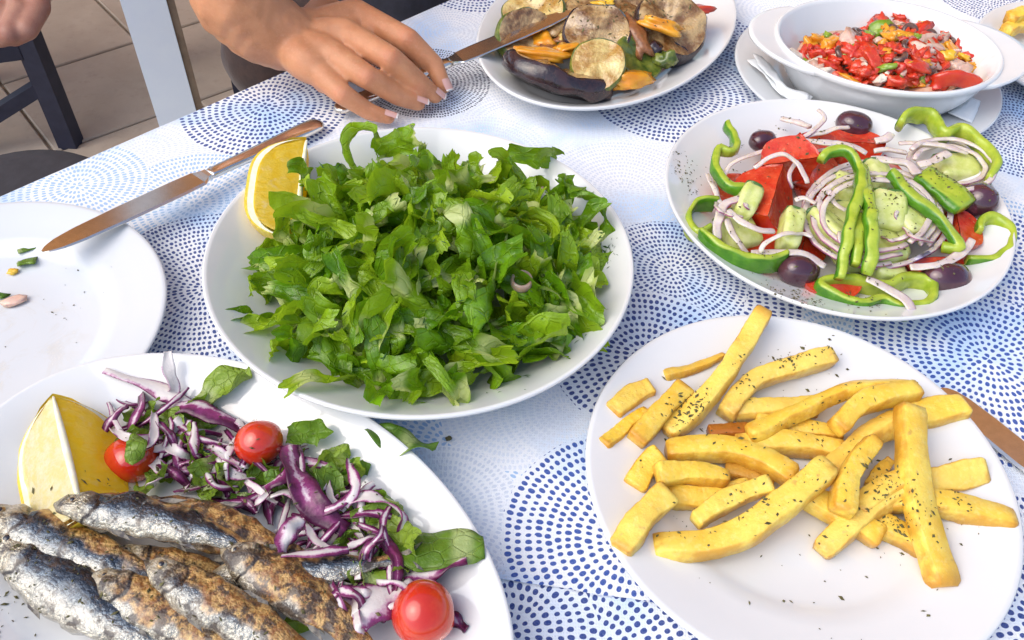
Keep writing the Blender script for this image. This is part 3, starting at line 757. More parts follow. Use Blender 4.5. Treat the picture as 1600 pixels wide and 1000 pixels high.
for (x, y, z, rz, ti, s) in ((392, 500, .034, .3, .4, .6), (376, 526, .031, 1.2, .3, .4), (450, 562, .037, .5, .5, .9), (690, 612, .047, -.8, .6, .9), (640, 590, .047, .9, .4, 1.0), (560, 225, .062, 1.9, 1.2, .9), (625, 222, .064, 1.3, 1.1, 1.2), (840, 245, .056, .1, .6, 1.2), (900, 300, .052, .6, .6, 1.1), (930, 345, .05, -.4, .4, .9), (905, 500, .044, -1.0, .7, 1.0), (510, 592, .045, .7, .5, 1.0), (590, 610, .045, 1.1, .5, .9), (480, 280, .06, .2, .5, .9)):
    q = P(x, y, z); lettuce.append(place('lettuce_piece', rl.choice(leaves), q, (ti, rl.uniform(-.4, .4), rz), L_LET, 'lettuce', G_LET, s))
# spring onion slices in the lettuce
for k, (x, y, z) in enumerate(((512, 290, .064), (585, 285, .066), (836, 292, .060), (815, 440, .066))):
    q = P(x, y, z); V, F, UV = sweep([q + V3((math.cos(a), math.sin(a) * .9, .25 * math.sin(a))) * .0065 for a in [j * math.pi / 4 for j in range(8)]], rrect(8, 3), lambda u: (.0013, .0035), 20, True)
    o = centred('spring_onion_slice', V, F, MAT['onion_dice'], UV); tag(o, 'pale translucent spring onion slice among the lettuce', 'onion slice', 'spring onion slices')

# ------------------------------------------------------------------ lemon wedges
def lemon(name, base, axis, down, L, Rr, half, label, pale_left):
    """axis = long direction of the cut edge, down = direction from the cut edge to the middle of the rind"""
    root = empty(name, base); axis = axis.normalized(); down = (down - axis * down.dot(axis)).normalized(); side = axis.cross(down)
    nt, na = 26, 16
    def rad(t): return Rr * max(0, 1 - abs(t) ** 3.6) ** .55
    V, F, UV = [], [], []
    for i in range(nt + 1):
        t = -1 + 2 * i / nt; t = math.sin(t * math.pi / 2)
        for j in range(na + 1):
            a = -half + 2 * half * j / na
            p = base + axis * (t * L / 2 * (1 + .05 * (abs(t) > .97))) + (down * math.cos(a) + side * math.sin(a)) * max(rad(t), .0004)
            V.append(p); UV.append((i / nt, j / na))
    for i in range(nt):
        for j in range(na): F.append((i * (na + 1) + j, i * (na + 1) + j + 1, (i + 1) * (na + 1) + j + 1, (i + 1) * (na + 1) + j))
    centred('rind', V, F, MAT['rind'], UV, parent=root)
    for sgn in (-1, 1):
        d = down * math.cos(half) + side * math.sin(half) * sgn; nrm = (axis.cross(d) * sgn).normalized()
        if nrm.dot(side * sgn) < 0: nrm = -nrm
        for part, f0, f1, mt, lift in (('rind_edge', .945, 1.0, MAT['rind'], 0.0), ('pith', .80, .945, MAT['lemon_pith'], 0.0), ('flesh', 0.0, .83, (MAT['lemon_lit_pale'] if sgn == pale_left else MAT['lemon_flesh']), .0012)):
            V, F, UV = [], [], []; nr_ = 8
            for i in range(nt + 1):
                t = math.sin((-1 + 2 * i / nt) * math.pi / 2); tt = t * (.95 if part == 'flesh' else 1.0)
                for j in range(nr_ + 1):
                    f = f0 + (f1 - f0) * j / nr_
                    rr_ = max(rad(t), .0004)
                    b = lift * (math.sin(math.pi * min(1, f * 1.1)) + .3) if part == 'flesh' else 0
                    v = base + axis * (tt * L / 2) + d * (rr_ * f) + nrm * b
                    if part == 'flesh': v += nrm * .0012 * noise.noise(v * 110)
                    V.append(v); UV.append((i / nt, f))
            for i in range(nt):
                for j in range(nr_): F.append((i * (nr_ + 1) + j, i * (nr_ + 1) + j + 1, (i + 1) * (nr_ + 1) + j + 1, (i + 1) * (nr_ + 1) + j))
            centred(part, V, F, mt, UV, parent=root)
    # white core strip along the cut edge
    V, F, UV = sweep([base + axis * (t * L / 2 * .96) - down * .0004 for t in (-1, -.5, 0, .5, 1)], rrect(8, 2), lambda u: (.0022 * math.sin(math.pi * min(max(u, .02), .98)) ** .4, .0018), 16, up=-down)
    centred('core', V, F, MAT['lemon_pith'], UV, parent=root)
    tag(root, label, 'lemon wedge')
    return root
la, lb = P(84, 622, .052), P(128, 800, .046)
lemon('lemon_wedge', (la + lb) / 2, lb - la, V3((-.36, .46, -.80)), (lb - la).length * 1.04, .043, Rd(48), 'large lemon wedge leaning on the grilled sardines', -1)
la, lb = P(478, 226, .066), P(462, 368, .044)
lemon('lemon_wedge', (la + lb) / 2 + V3((0, 0, .002)), lb - la, V3((-.80, .50, -.55)), (lb - la).length * 1.08, .041, Rd(44), 'lemon wedge standing in the lettuce at the plate rim', 0)

# ------------------------------------------------------------------ cherry tomatoes
def tomato(px, py, z, r, label, axis=(.5, -.3, .4), sq=.92):
    ax = V3(axis).normalized(); q = ax.to_track_quat('Z', 'Y').to_matrix()
    V, F, UV = [], [], []; nl, ns = 20, 32
    for i in range(nl + 1):
        th_ = math.pi * i / nl
        for j in range(ns):
            a = 2 * math.pi * j / ns; rr_ = math.sin(th_) * (1 + .015 * math.sin(5 * a) * math.cos(th_ / 2) ** 2)
            zz = math.cos(th_) * sq - (.10 * math.exp(-(th_ / .28) ** 2))
            dd_ = V3((rr_ * math.cos(a), rr_ * math.sin(a), zz)); V.append(P(px, py, z) + q @ (dd_ * (1 + .05 * noise.noise(dd_ * 1.1 + V3((px, 0, 0))))) * r); UV.append((j / ns, i / nl))
    for i in range(nl):
        for j in range(ns): F.append((i * ns + j, (i + 1) * ns + j, (i + 1) * ns + (j + 1) % ns, i * ns + (j + 1) % ns))
    root = empty('cherry_tomato', P(px, py, z) - V3((0, 0, r * .9)))
    centred('skin', V, F, MAT['tomato_skin'], UV, parent=root)
    b = P(px, py, z) + ax * r * (sq - .085); V, F = [], []
    for j in range(7):
        a = 6.28 * j / 7; V.append(b + q @ V3((math.cos(a), math.sin(a), .15)) * r * .09)
    F.append(tuple(range(7))); centred('stem_scar', V, F, MAT['feta'], parent=root)
    tag(root, label, 'cherry tomato')
tomato(405, 692, .036, .0150, 'whole cherry tomato among the purple radicchio strips', (-.5, .6, .3))
tomato(662, 958, .030, .0176, 'glossy cherry tomato by the sardine tail near the platter rim', (.86, .12, -.1), .98)
tomato(207, 716, .026, .0160, 'cherry tomato half hidden behind the lemon wedge', (0, .5, 1), .9)

# ------------------------------------------------------------------ radicchio strips and greens on the sardine platter
L_RAD = 'curled purple and white radicchio strip in the sardine garnish'; G_RAD = 'radicchio strips beside the sardines'
def strip(path, zs, wmm, label=L_RAD, tw=(0, 0), th=.0009, seed=0, mat='radicchio', name='radicchio_strip', cat='radicchio', group=G_RAD, taper=.45):
    n = len(path); zs = zs if isinstance(zs, (list, tuple)) else [zs] * n
    pts = [P(x, y, z) for (x, y), z in zip(path, zs)]
    rq = random.Random(seed * 13 + 5); w_ = wmm / 2000; f1, p1, p2 = rq.uniform(7, 14), rq.uniform(0, 6), rq.uniform(0, 6); cup = rq.uniform(-.5, .7); ruf = rq.uniform(.12, .4) * w_
    xs = [-1, -.72, -.4, 0, .4, .72, 1]
    V, F, UV = sweep(pts, [(x, -1 + .6 * abs(x)) for x in xs] + [(x, 1 - .6 * abs(x)) for x in reversed(xs)],
                     lambda u: (w_ * (taper + (1 - taper) * math.sin(math.pi * min(max(u, .04), .96)) ** .6) * (1 + .28 * noise.noise(V3((u * 5, seed, 0)))), th * .8),
                     28, twist=lambda u: tw[0] + (tw[1] - tw[0]) * u + .25 * math.sin(5 * u + p2), jit=.0010, jf=60, seed=seed,
                     disp=lambda u, x: cup * w_ * x * x + ruf * abs(x) * math.sin(f1 * u + p1 + (2 if x > 0 else 0)))
    o = centred(name, V, F, MAT[mat], UV); return tag(o, label, cat, group)
strip([(165, 577), (230, 600), (300, 630), (345, 650)], [.040, .036, .032, .026], 11, 'long pale radicchio rib with a hooked thin tip', (.3, .6), .0013, 1)
strip([(262, 548), (265, 580), (272, 608), (262, 622)], [.052, .044, .036, .028], 8, 'dark purple radicchio curl standing up from the garnish', (.2, 1.2), .0009, 2)
strip([(250, 640), (300, 632), (350, 650), (385, 670)], [.030, .036, .034, .028], 17, 'broad white radicchio rib behind the whole cherry tomato', (0, .5), .0015, 3)
strip([(452, 695), (462, 740), (490, 790), (540, 828)], [.040, .040, .037, .030], 17, 'wide radicchio strip fading from purple to cream', (.2, -.1), .0012, 4)
strip([(470, 810), (448, 840), (440, 880)], [.040, .042, .036], 12, L_RAD, (.6, 1.0), .0012, 5)
strip([(440, 868), (500, 862), (545, 858)], [.043, .044, .040], 8, L_RAD, (.5, .3), .0009, 6)
strip([(630, 900), (670, 893), (728, 873)], [.030, .032, .036], 11, 'purple edged radicchio strip pointing over the platter rim', (.3, .9), .0011, 7)
strip([(530, 985), (570, 945), (640, 905)], [.030, .036, .032], 24, 'wide purple radicchio leaf beside the glossy cherry tomato', (.3, .1), .0012, 8)
strip([(695, 955), (715, 975), (728, 988)], [.024, .022, .023], 7, L_RAD, (.3, .3), .0010, 9)
strip([(530, 795), (575, 775), (625, 800), (628, 830)], [.030, .040, .038, .030], 9, L_RAD, (.5, 1.0), .0009, 10)
strip([(415, 760), (440, 745), (455, 715)], [.036, .040, .036], 12, L_RAD, (.2, .6), .0011, 11)
rr = random.Random(5)
band = [(195, 640), (255, 655), (315, 690), (375, 735), (430, 745), (490, 745), (540, 800), (590, 835), (620, 900), (590, 950), (540, 940), (480, 800)]
bp = catmull([V3((x, y, 0)) for x, y in band], 125)
for i, b in enumerate(bp):
    x, y = b.x + rr.uniform(-42, 42), b.y + rr.uniform(-32, 30); a = rr.uniform(0, 6.28); l = rr.uniform(26, 56); z = rr.uniform(.018, .036)
    cx_, cy_ = rr.uniform(-16, 16), rr.uniform(-16, 16)
    strip([(x - l * math.cos(a), y - l * math.sin(a) * .8), (x + cx_, y + cy_), (x + l * math.cos(a), y + l * math.sin(a) * .8)], [z, z + rr.uniform(0, .008), z - .004], rr.uniform(3, 7.5), L_RAD, (rr.uniform(-.6, .9), rr.uniform(-.6, .9)), rr.uniform(.0008, .0012), 20 + i)
for i in range(34):
    x, y = rr.uniform(225, 430), 0; y = 690 + (x - 225) * .42 + rr.uniform(-35, 38); a = rr.uniform(0, 6.28); l = rr.uniform(22, 48); z = rr.uniform(.017, .030)
    strip([(x - l * math.cos(a), y - l * math.sin(a) * .8), (x + rr.uniform(-14, 14), y + rr.uniform(-14, 14)), (x + l * math.cos(a), y + l * math.sin(a) * .8)], [z, z + rr.uniform(0, .007), z - .003], rr.uniform(3, 8), L_RAD, (rr.uniform(-.6, .9), rr.uniform(-.6, .9)), rr.uniform(.0008, .0012), 220 + i)
L_GL = 'green salad leaf mixed into the sardine garnish'; G_GL = 'green leaves beside the sardines'
garnish = []
for (x, y, z, rz, t1, s) in ((485, 676, .036, .2, .5, .8), (520, 715, .032, 1.2, .5, .8), (535, 740, .028, .4, .3, .8), (330, 722, .034, .7, .9, .8), (315, 735, .030, 2.0, .5, .7), (205, 690, .034, 1.4, .9, .8), (590, 800, .034, .4, .3, .9), (625, 835, .034, -.5, .4, 1.0), (600, 790, .030, .2, .2, .8), (560, 900, .022, 1.0, .2, 1.1), (510, 950, .022, .4, .2, 1.1), (520, 770, .030, 2.2, .3, .9), (250, 660, .030, .4, .5, .8)):
    q = P(x, y, z); garnish.append(place('salad_leaf', rr.choice(leaves2), q, (t1, rr.uniform(-.3, .3), rz), L_GL, 'salad leaf', G_GL, s))
for i in range(30):
    b = bp[int(i / 30 * 124)] if i < 22 else V3((rr.uniform(260, 420), rr.uniform(700, 770), 0)); q = P(b.x + rr.uniform(-45, 45), b.y + rr.uniform(-32, 32), rr.uniform(.020, .032))
    garnish.append(place('salad_leaf', rr.choice(leaves2), q, (rr.uniform(-.4, .7), rr.uniform(-.5, .5), rr.uniform(0, 6.28)), L_GL, 'salad leaf', G_GL, rr.uniform(.5, .95)))
def big_leaf(path, zs, wmm, label, seed, tw=(.2, .2)):
    return strip(path, zs, wmm, label, tw, .0007, seed, 'rocket', 'salad_leaf', 'salad leaf', G_GL, .3)
big_leaf([(325, 635), (350, 607), (392, 590)], [.028, .033, .040], 22, 'green leaf under the rim of the lettuce plate', 61)
big_leaf([(575, 672), (625, 690), (682, 702)], [.034, .034, .038], 19, 'pale ended lettuce strip hanging over the platter rim', 62)
big_leaf([(600, 860), (670, 858), (756, 852)], [.030, .034, .036], 26, 'long pointed green leaf lying over the platter rim', 63)
big_leaf([(205, 680), (215, 695), (202, 725)], [.046, .048, .042], 12, 'small green leaf lying on the half hidden tomato', 64)

# ------------------------------------------------------------------ grilled sardines
def sardine(h, t_, zh, zt, wpx, brown, label, bend=0, roll=0.0):
    a, b = P(*h, zh), P(*t_, zt); mid = (a + b) / 2; dcam = (mid - CAM).length
    d = (b - a).normalized(); s = d.cross(V3((0, 0, 1))).normalized(); mid = mid + s * bend + V3((0, 0, .002))
    hd = wpx / 2 / F_PX * dcam * .94; ht = hd * .66; L = (b - a).length
    prof = [(0, .08), (.025, .24), (.08, .52), (.15, .76), (.25, .95), (.38, 1.0), (.52, .95), (.66, .78), (.80, .52), (.90, .34), (.96, .27), (1.0, .25)]
    def dm(u):
        for i in range(len(prof) - 1):
            if u <= prof[i + 1][0]:
                f = (u - prof[i][0]) / (prof[i + 1][0] - prof[i][0]); k = prof[i][1] + (prof[i + 1][1] - prof[i][1]) * f; break
        return hd * k, ht * (k * (.9 if u < .85 else .55))
    sd_ = int(h[0] * 7 + h[1])
    sec = [(math.cos(2 * math.pi * j / 20), math.sin(2 * math.pi * j / 20)) for j in range(20)]
    root = empty('grilled_sardine', V3((mid.x, mid.y, min(zh, zt) - ht)))
    V, F, UV = sweep([a, mid, b], sec, dm, 40, twist=lambda u: roll, jit=.0022, jf=120, flip=True, seed=sd_ % 17)
    # UV.y: 1 = back. sweep flips the side so that +side is the dorsal edge
    for k_, v in enumerate(V):      # gill edge as a shallow crescent step, belly hollows
        u, c_ = UV[k_][0], UV[k_][1] * 2 - 1; q_ = a.lerp(b, u)
        g0 = .185 + .035 * math.cos(c_ * 2.0)
        st_ = 1 / (1 + math.exp(-(g0 - u) * 220)) * (1 if u > .03 else 0)
        V[k_] = v + V3((0, 0, 1)) * (.0017 * st_ + .0016 * noise.noise(v * 55 + V3((sd_, 0, 0))) - .0012 * math.exp(-((u - g0 - .012) / .010) ** 2))
    body = centred('body', V, F, MAT['fish'], UV, parent=root); body.color = (brown, 0, 0, 1)
    path = catmull([a, mid, b], 41); dors = -s
    up = V3((0, 0, 1))
    # eye and pupil
    e = path[4] + dors * hd * .10 + up * (dm(.1)[1] * .92 + .0016)
    for nm_, r_, mt, dz in (('eye', hd * .20, 'gill', -hd * .02), ('pupil', hd * .125, 'fish_pupil', hd * .035)):
        V, F = [], []; n1, n2 = 6, 12
        for i in range(n1 + 1):
            f = math.pi / 2 * i / n1
            for j in range(n2):
                g_ = 2 * math.pi * j / n2; V.append(e + up * (dz + r_ * .5 * math.cos(f)) + (d * math.cos(g_) + s * math.sin(g_)) * r_ * math.sin(f))
        for i in range(n1):
            for j in range(n2): F.append((i * n2 + j, (i + 1) * n2 + j, (i + 1) * n2 + (j + 1) % n2, i * n2 + (j + 1) % n2))
        po_ = centred(nm_, V, F, MAT[mt], parent=root)
        if nm_ == 'eye': eye_ = po_
        else: po_.parent = eye_
    # forked tail
    V, F = [], []; tl = hd * 1.25
    for side in (-1, 1):
        b0 = len(V)
        for (x, y) in ((0, 0), (0, .26), (.45, .55), (1.0, .95), (.75, .50), (.45, .16)):
            for dz in (.0005, -.0005): V.append(b + d * (x * tl - .002) + s * (y * hd * side * .85) + up * (dz + .0012 * noise.noise(V3((x * 9, y * 9, sd_)))))
        F += [tuple(b0 + 2 * k for k in range(6)), tuple(b0 + 2 * k + 1 for k in reversed(range(6)))]
        for k in range(6): F.append((b0 + 2 * k, b0 + 2 * k + 1, b0 + 2 * ((k + 1) % 6) + 1, b0 + 2 * ((k + 1) % 6)))
    centred('tail_fin', V, F, MAT['fish_fin'], smooth=False, parent=root)
    # small fins on belly and back
    for u, sg in ((.32, 1), (.45, -1), (.62, 1)):
        q = path[int(u * 40)]; x, y = dm(u); V = []
        for k, (dx, dy) in enumerate(((0, .85), (.010, .9), (.016, 1.22), (.006, 1.12))): V.append(q + d * dx + s * (sg * x * dy) + up * (y * .25))
        V += [v - up * .0007 for v in V]
        centred('fin', V, [(0, 1, 2, 3), (7, 6, 5, 4), (0, 4, 5, 1), (1, 5, 6, 2), (2, 6, 7, 3), (3, 7, 4, 0)], MAT['fish_fin'], smooth=False, parent=root)
    tag(root, label, 'sardine', 'grilled sardines on the oval platter')
    return root
sardine((-14, 834), (335, 1045), .030, .024, 92, .02, 'plump silver blue sardine at the bare side of the platter', .004)
sardine((-25, 796), (300, 925), .032, .028, 76, .30, 'dark backed sardine with a golden head behind the silver one', .003)
sardine((84, 788), (408, 862), .046, .040, 66, .12, 'silver sardine with a dark snout lying across the top of the heap', -.004)
sardine((190, 795), (475, 868), .033, .030, 80, .95, 'crusty brown sardine under the edge of the radicchio', -.002)
sardine((170, 862), (480, 950), .026, .024, 74, .7, 'half buried brown sardine under the silver one on top', .002)
sardine((320, 905), (628, 872), .030, .034, 62, .30, 'sardine whose silver tail points to the green leaves', .003)
sardine((140, 896), (440, 1035), .034, .026, 72, .85, 'charred brown sardine between the silver and golden ones', .003)
sardine((228, 876), (525, 1040), .042, .030, 76, .62, 'golden sardine with silver flank and clear round eye', .003)
sardine((345, 858), (590, 1020), .040, .028, 80, .92, 'golden brown crusted sardine next to the tail fin', -.003)

# ------------------------------------------------------------------ tomato, onion and pepper salad
def Z5(x, y, z): return P(x / 2.7034 + 1020, y / 2.7027 + 150, z)
def chunk(name, c, dims_, mat, seed, rot=(0, 0, 0), p=3.5, jit=.16, sub=7, parent=None):
    V, F = [], []; M = Matrix.Rotation(rot[2], 3, 'Z') @ Matrix.Rotation(rot[1], 3, 'Y') @ Matrix.Rotation(rot[0], 3, 'X')
    nl, ns = sub, sub * 2
    for i in range(nl + 1):
        th_ = math.pi * i / nl
        for j in range(ns):
            a = 2 * math.pi * j / ns; d = V3((math.sin(th_) * math.cos(a), math.sin(th_) * math.sin(a), math.cos(th_)))
            k = (abs(d.x) ** p + abs(d.y) ** p + abs(d.z) ** p) ** (-1 / p) * (1 + jit * noise.noise(d * 1.6 + V3((seed * 2.3, seed * 1.1, 0))))
            V.append(V3(c) + M @ V3((d.x * k * dims_[0], d.y * k * dims_[1], d.z * k * dims_[2])))
    for i in range(nl):
        for j in range(ns): F.append((i * ns + j, (i + 1) * ns + j, (i + 1) * ns + (j + 1) % ns, i * ns + (j + 1) % ns))
    return centred(name, V, F, mat, [(0, .5)] * len(V), parent=parent)
def tomato_wedge(c, axis, down, L, Rr, half, label, seed):
    root = empty('tomato_wedge', V3(c)); axis = axis.normalized(); down = (down - axis * down.dot(axis)).normalized(); side = axis.cross(down)
    nt, na = 14, 10
    def pt(t, a, f):
        v = V3(c) + axis * (t * L / 2) + (down * math.cos(a) + side * math.sin(a)) * (Rr * max(1 - abs(t) ** 2.6, 0) ** .5 * f + .0003)
        return v + noise.noise_vector(v * 60 + V3((seed, 0, 0))) * .0012
    V, F = [], []
    for i in range(nt + 1):
        t = math.sin((-1 + 2 * i / nt) * math.pi / 2)
        for j in range(na + 1): V.append(pt(t, -half + 2 * half * j / na, 1))
    for i in range(nt):
        for j in range(na): F.append((i * (na + 1) + j, i * (na + 1) + j + 1, (i + 1) * (na + 1) + j + 1, (i + 1) * (na + 1) + j))
    centred('skin', V, F, MAT['tomato_skin'], parent=root)
    V, F = [], []
    for sg in (-1, 1):
        b = len(V)
        for i in range(nt + 1):
            t = math.sin((-1 + 2 * i / nt) * math.pi / 2)
            for j in range(7):
                f = j / 6; v = pt(t, sg * half, f) - (down * .0 + side * sg) * (-.0) ; v -= side * sg * .0016 * math.sin(f * math.pi) * (1 + noise.noise(v * 140)); V.append(v)
        for i in range(nt):
            for j in range(6): F.append((b + i * 7 + j, b + i * 7 + j + 1, b + (i + 1) * 7 + j + 1, b + (i + 1) * 7 + j))
    centred('flesh', V, F, MAT['tomato'], parent=root)
    return tag(root, label, 'tomato wedge', 'tomato wedges in the onion and pepper salad')
L_TW = 'red tomato wedge under the onion rings'; ONION_EXTRA = []
def arc(cx, cy, rx, ry, a0, a1, n=12, ro=0):
    out = []
    for i in range(n):
        a = Rd(a0 + (a1 - a0) * i / (n - 1)); x, y = rx * math.cos(a), ry * math.sin(a)
        out.append((cx + x * math.cos(ro) - y * math.sin(ro), cy + x * math.sin(ro) + y * math.cos(ro)))
    return out
rt = random.Random(9)
for k, (x, y, z, L, r_, half, dn, ax, lab) in enumerate((
    (520, 395, .044, .062, .036, 52, (-.3, .2, -1), (.35, 1, .15), 'largest red tomato wedge open side up near the cucumber'),
    (430, 350, .036, .050, .028, 48, (.4, .3, -1), (.8, .9, 0), L_TW), (525, 220, .042, .050, .027, 48, (.2, -.5, -1), (.8, .5, .4), L_TW),
    (585, 275, .048, .048, .026, 50, (0, .8, -.5), (1, .1, .2), L_TW), (850, 195, .034, .055, .022, 50, (.1, .6, -.8), (1, -.15, .1), 'red tomato wedge beside the olive at the far rim'),
    (690, 290, .036, .05, .022, 55, (.5, .5, -.8), (.5, 1, 0), L_TW), (700, 250, .032, .05, .022, 50, (0, 1, -.3), (1, .3, 0), L_TW),
    (470, 610, .028, .045, .022, 50, (-.3, .4, -1), (1, .1, .1), 'tomato wedge next to the standing cucumber stick'), (640, 600, .026, .04, .022, 55, (.2, .1, -1), (.3, 1, 0), L_TW),
    (760, 775, .024, .045, .016, 50, (0, -.4, -.8), (1, -.05, 0), 'flat tomato slice between the pepper ring and an olive'), (1290, 540, .034, .045, .022, 50, (.5, 0, -1), (.2, 1, 0), L_TW),
    (1190, 680, .026, .055, .018, 50, (.1, -.3, -1), (1, .15, 0), L_TW), (1050, 330, .028, .05, .024, 50, (0, 0, -1), (1, .3, 0), L_TW), (350, 380, .030, .036, .02, 50, (-.3, .5, -.8), (.4, 1, 0), L_TW))):
    tomato_wedge(Z5(x, y, z), V3(ax), V3(dn), L, r_, Rd(half), lab, k)
def cucumber(x, y, z, d_, rot, seed, label='pale green cucumber chunk among onion rings'):
    root = empty('cucumber_chunk', Z5(x, y, z) - V3((0, 0, d_[2])))
    chunk('flesh', Z5(x, y, z), d_, MAT['cucumber'], seed, rot, 7, .12, 14, parent=root)
    M = Matrix.Rotation(rot[2], 3, 'Z') @ Matrix.Rotation(rot[1], 3, 'Y') @ Matrix.Rotation(rot[0], 3, 'X')
    chunk('peel', Z5(x, y, z) + M @ V3((0, d_[1] * .93, 0)), (d_[0] * .92, d_[1] * .12, d_[2] * .9), MAT['cuke_skin'], seed, rot, 6, .05, 6, parent=root)
    tag(root, label, 'cucumber', 'cucumber chunks in the salad')
cucumber(392, 452, .038, (.0085, .016, .011), (.3, .3, -.35), 1, 'cucumber chunk next to the largest tomato wedge')
cucumber(580, 570, .036, (.008, .019, .010), (.2, .2, -.2), 2, 'cucumber stick standing before the largest tomato wedge')
cucumber(985, 490, .042, (.014, .017, .010), (.35, 0, -.15), 3, 'broad cucumber chunk inside the onion rings')
cucumber(730, 560, .032, (.012, .018, .010), (.1, .4, .6), 4); cucumber(1085, 540, .036, (.016, .014, .010), (.2, .2, .4), 5); cucumber(830, 400, .036, (.014, .014, .010), (0, .3, .2), 6)
cucumber(1280, 310, .030, (.020, .014, .009), (.1, 0, .1), 7, 'seedy yellowish cucumber slice inside the far onion ring'); cucumber(360, 570, .026, (.014, .018, .009), (.2, .2, .5), 8); cucumber(985, 750, .022, (.014, .010, .009), (0, .2, .1), 9); cucumber(950, 350, .040, (.012, .016, .010), (.2, .3, .3), 10); cucumber(900, 640, .030, (.03, .02, .008), (0, 0, .3), 11); cucumber(1120, 420, .032, (.02, .02, .01), (0, .2, .3), 12)
rf = random.Random(12)
for k in range(9):
    x, y = rf.uniform(330, 1330), rf.uniform(230, 690)
    if ((x - 820) / 520) ** 2 + ((y - 460) / 260) ** 2 > 1: continue
    if k % 4: tomato_wedge(Z5(x, y, .026), V3((rf.uniform(-1, 1), rf.uniform(-1, 1), .1)), V3((rf.uniform(-.4, .4), rf.uniform(-.2, .6), -1)), .045, .020, Rd(50), L_TW, 40 + k)
    else: cucumber(x, y, .026, (.014, .017, .010), (rf.uniform(-.3, .3), rf.uniform(-.3, .3), rf.uniform(0, 3)), 40 + k)
for k in range(16):
    x, y = rf.uniform(300, 1350), rf.uniform(230, 700); a0 = rf.uniform(0, 360); r0 = rf.uniform(60, 170)
    if ((x - 800) / 480) ** 2 + ((y - 470) / 230) ** 2 > 1: continue
    ONION_EXTRA.append((arc(x, y, r0, r0 * .7, a0, a0 + rf.uniform(60, 150), 7), [.036 + .008 * math.sin(q_ / 6 * 3.14) + rf.uniform(0, .006) for q_ in range(7)]))
for k, (x, y, z, a, b, rz, lab) in enumerate(((465, 190, .034, .013, .010, .4, 'small dark olive half hidden behind tomato'), (850, 122, .034, .0165, .0125, -.25, 'dark olive at the far rim behind the tomato'), (617, 735, .024, .0165, .0135, .12, 'round purple olive touching the long green pepper arc'), (1238, 770, .024, .0200, .0140, .14, 'longest purple olive beside the lobed pepper ring'), (1375, 445, .034, .0150, .0160, 1.2, 'purple olive sprinkled with herbs beside the dark pepper slab'))):
    o = chunk('olive', Z5(x, y, z), (a, b, b * .95), MAT['olive'], k, (0, .1, rz), 2.15, .05, 14); tag(o, lab, 'olive', 'olives in the salad')
PSEC = rrect(14, 4)
def pepper(path, zs, wmm, hmm, label, closed=False, flip=False, n=40, tw=None, name='pepper_ring', mat='pepper', cat='green pepper', grp='green pepper rings in the salad'):
    m_ = len(path); zs = zs if isinstance(zs, (list, tuple)) else [zs] * m_
    pts = [Z5(x, y, z) for (x, y), z in zip(path, zs)]
    V, F, UV = sweep(pts, PSEC, lambda u: (wmm * (1.12 if mat == 'pepper' else 1.1) / 2000 * (1 if closed else .8 + .2 * math.sin(math.pi * u) ** .3), hmm * (1.25 if mat == 'pepper' else 1) / 2000), n, closed, twist=tw, jit=.0022 if mat == 'pepper' else .0014, jf=75, flip=flip, seed=len(label))
    return tag(centred(name, V, F, MAT[mat], UV), label, cat, grp)
pepper([(312, 118), (345, 190), (335, 235), (285, 230), (262, 285), (290, 360), (340, 395), (402, 390)], [.046, .044, .046, .046, .044, .042, .042, .042], 6.5, 8, 'hooked green pepper strip over the onion at the tomato side')
pepper([(268, 455), (215, 455), (165, 480), (148, 540), (185, 590), (245, 570)], [.030, .031, .030, .028, .028, .030], 5, 13, 'small open green pepper curl at the plate rim', flip=True)
pepper([(200, 585), (255, 640), (345, 690), (460, 712), (560, 690)], [.036, .035, .033, .030, .030], 6, 15, 'long green pepper arc with its skin facing outward')
pepper([(700, 800), (770, 860), (870, 895), (965, 872), (1060, 905), (1165, 880), (1175, 815), (1090, 775), (985, 815), (840, 790)], .0215, 6.5, 14, 'complete lobed green pepper ring by the plate rim', True, False, 64)
pepper([(1370, 575), (1385, 535), (1450, 535), (1505, 585), (1495, 660), (1420, 705), (1320, 705)], [.030, .031, .031, .030, .028, .026, .024], 6.5, 12, 'open green pepper ring beyond the purple olives', flip=True)
pepper([(1040, 125), (1080, 85), (1170, 88), (1225, 170), (1300, 150), (1390, 215), (1445, 295), (1415, 365)], [.046, .050, .048, .044, .046, .046, .044, .040], 7, 13, 'bent green pepper strip reaching over the far plate rim', flip=True, n=48)
pepper([(715, 275), (745, 240), (820, 240), (875, 320), (865, 430), (825, 570), (790, 770)], [.058, .062, .064, .060, .058, .052, .034], 8, 8, 'long hooked yellow green pepper strip on top of the salad', n=44)
pepper([(880, 300), (912, 470), (925, 610), (915, 700), (900, 755)], [.058, .058, .052, .044, .036], 9, 8, 'straight pepper strip lying beside the hooked one')
pepper([(870, 500), (865, 600), (855, 710)], [.050, .048, .040], 8, 6, 'dark pepper sliver between two pepper strips')
pepper([(1000, 330), (1080, 410), (1180, 490), (1265, 580), (1290, 640), (1225, 640)], [.056, .054, .050, .044, .040, .036], 8.5, 7, 'slanting green pepper strip crossing the onion rings')
pepper([(1135, 330), (1220, 385), (1320, 470)], [.046, .046, .042], 25, 7, 'broad dark green pepper slab sprinkled with herbs', n=16)
L_ON = 'translucent white onion ring with purple skin edge'; G_ON = 'red onion rings in the salad'
def onion(path, zs, label=L_ON, t=2.6, h=4.6, closed=False, n=36):
    t, h = t * 1.45, h * .42
    return pepper(path, zs, t, h, label, closed, True, n, None, 'onion_ring', 'onion', 'onion ring', G_ON)
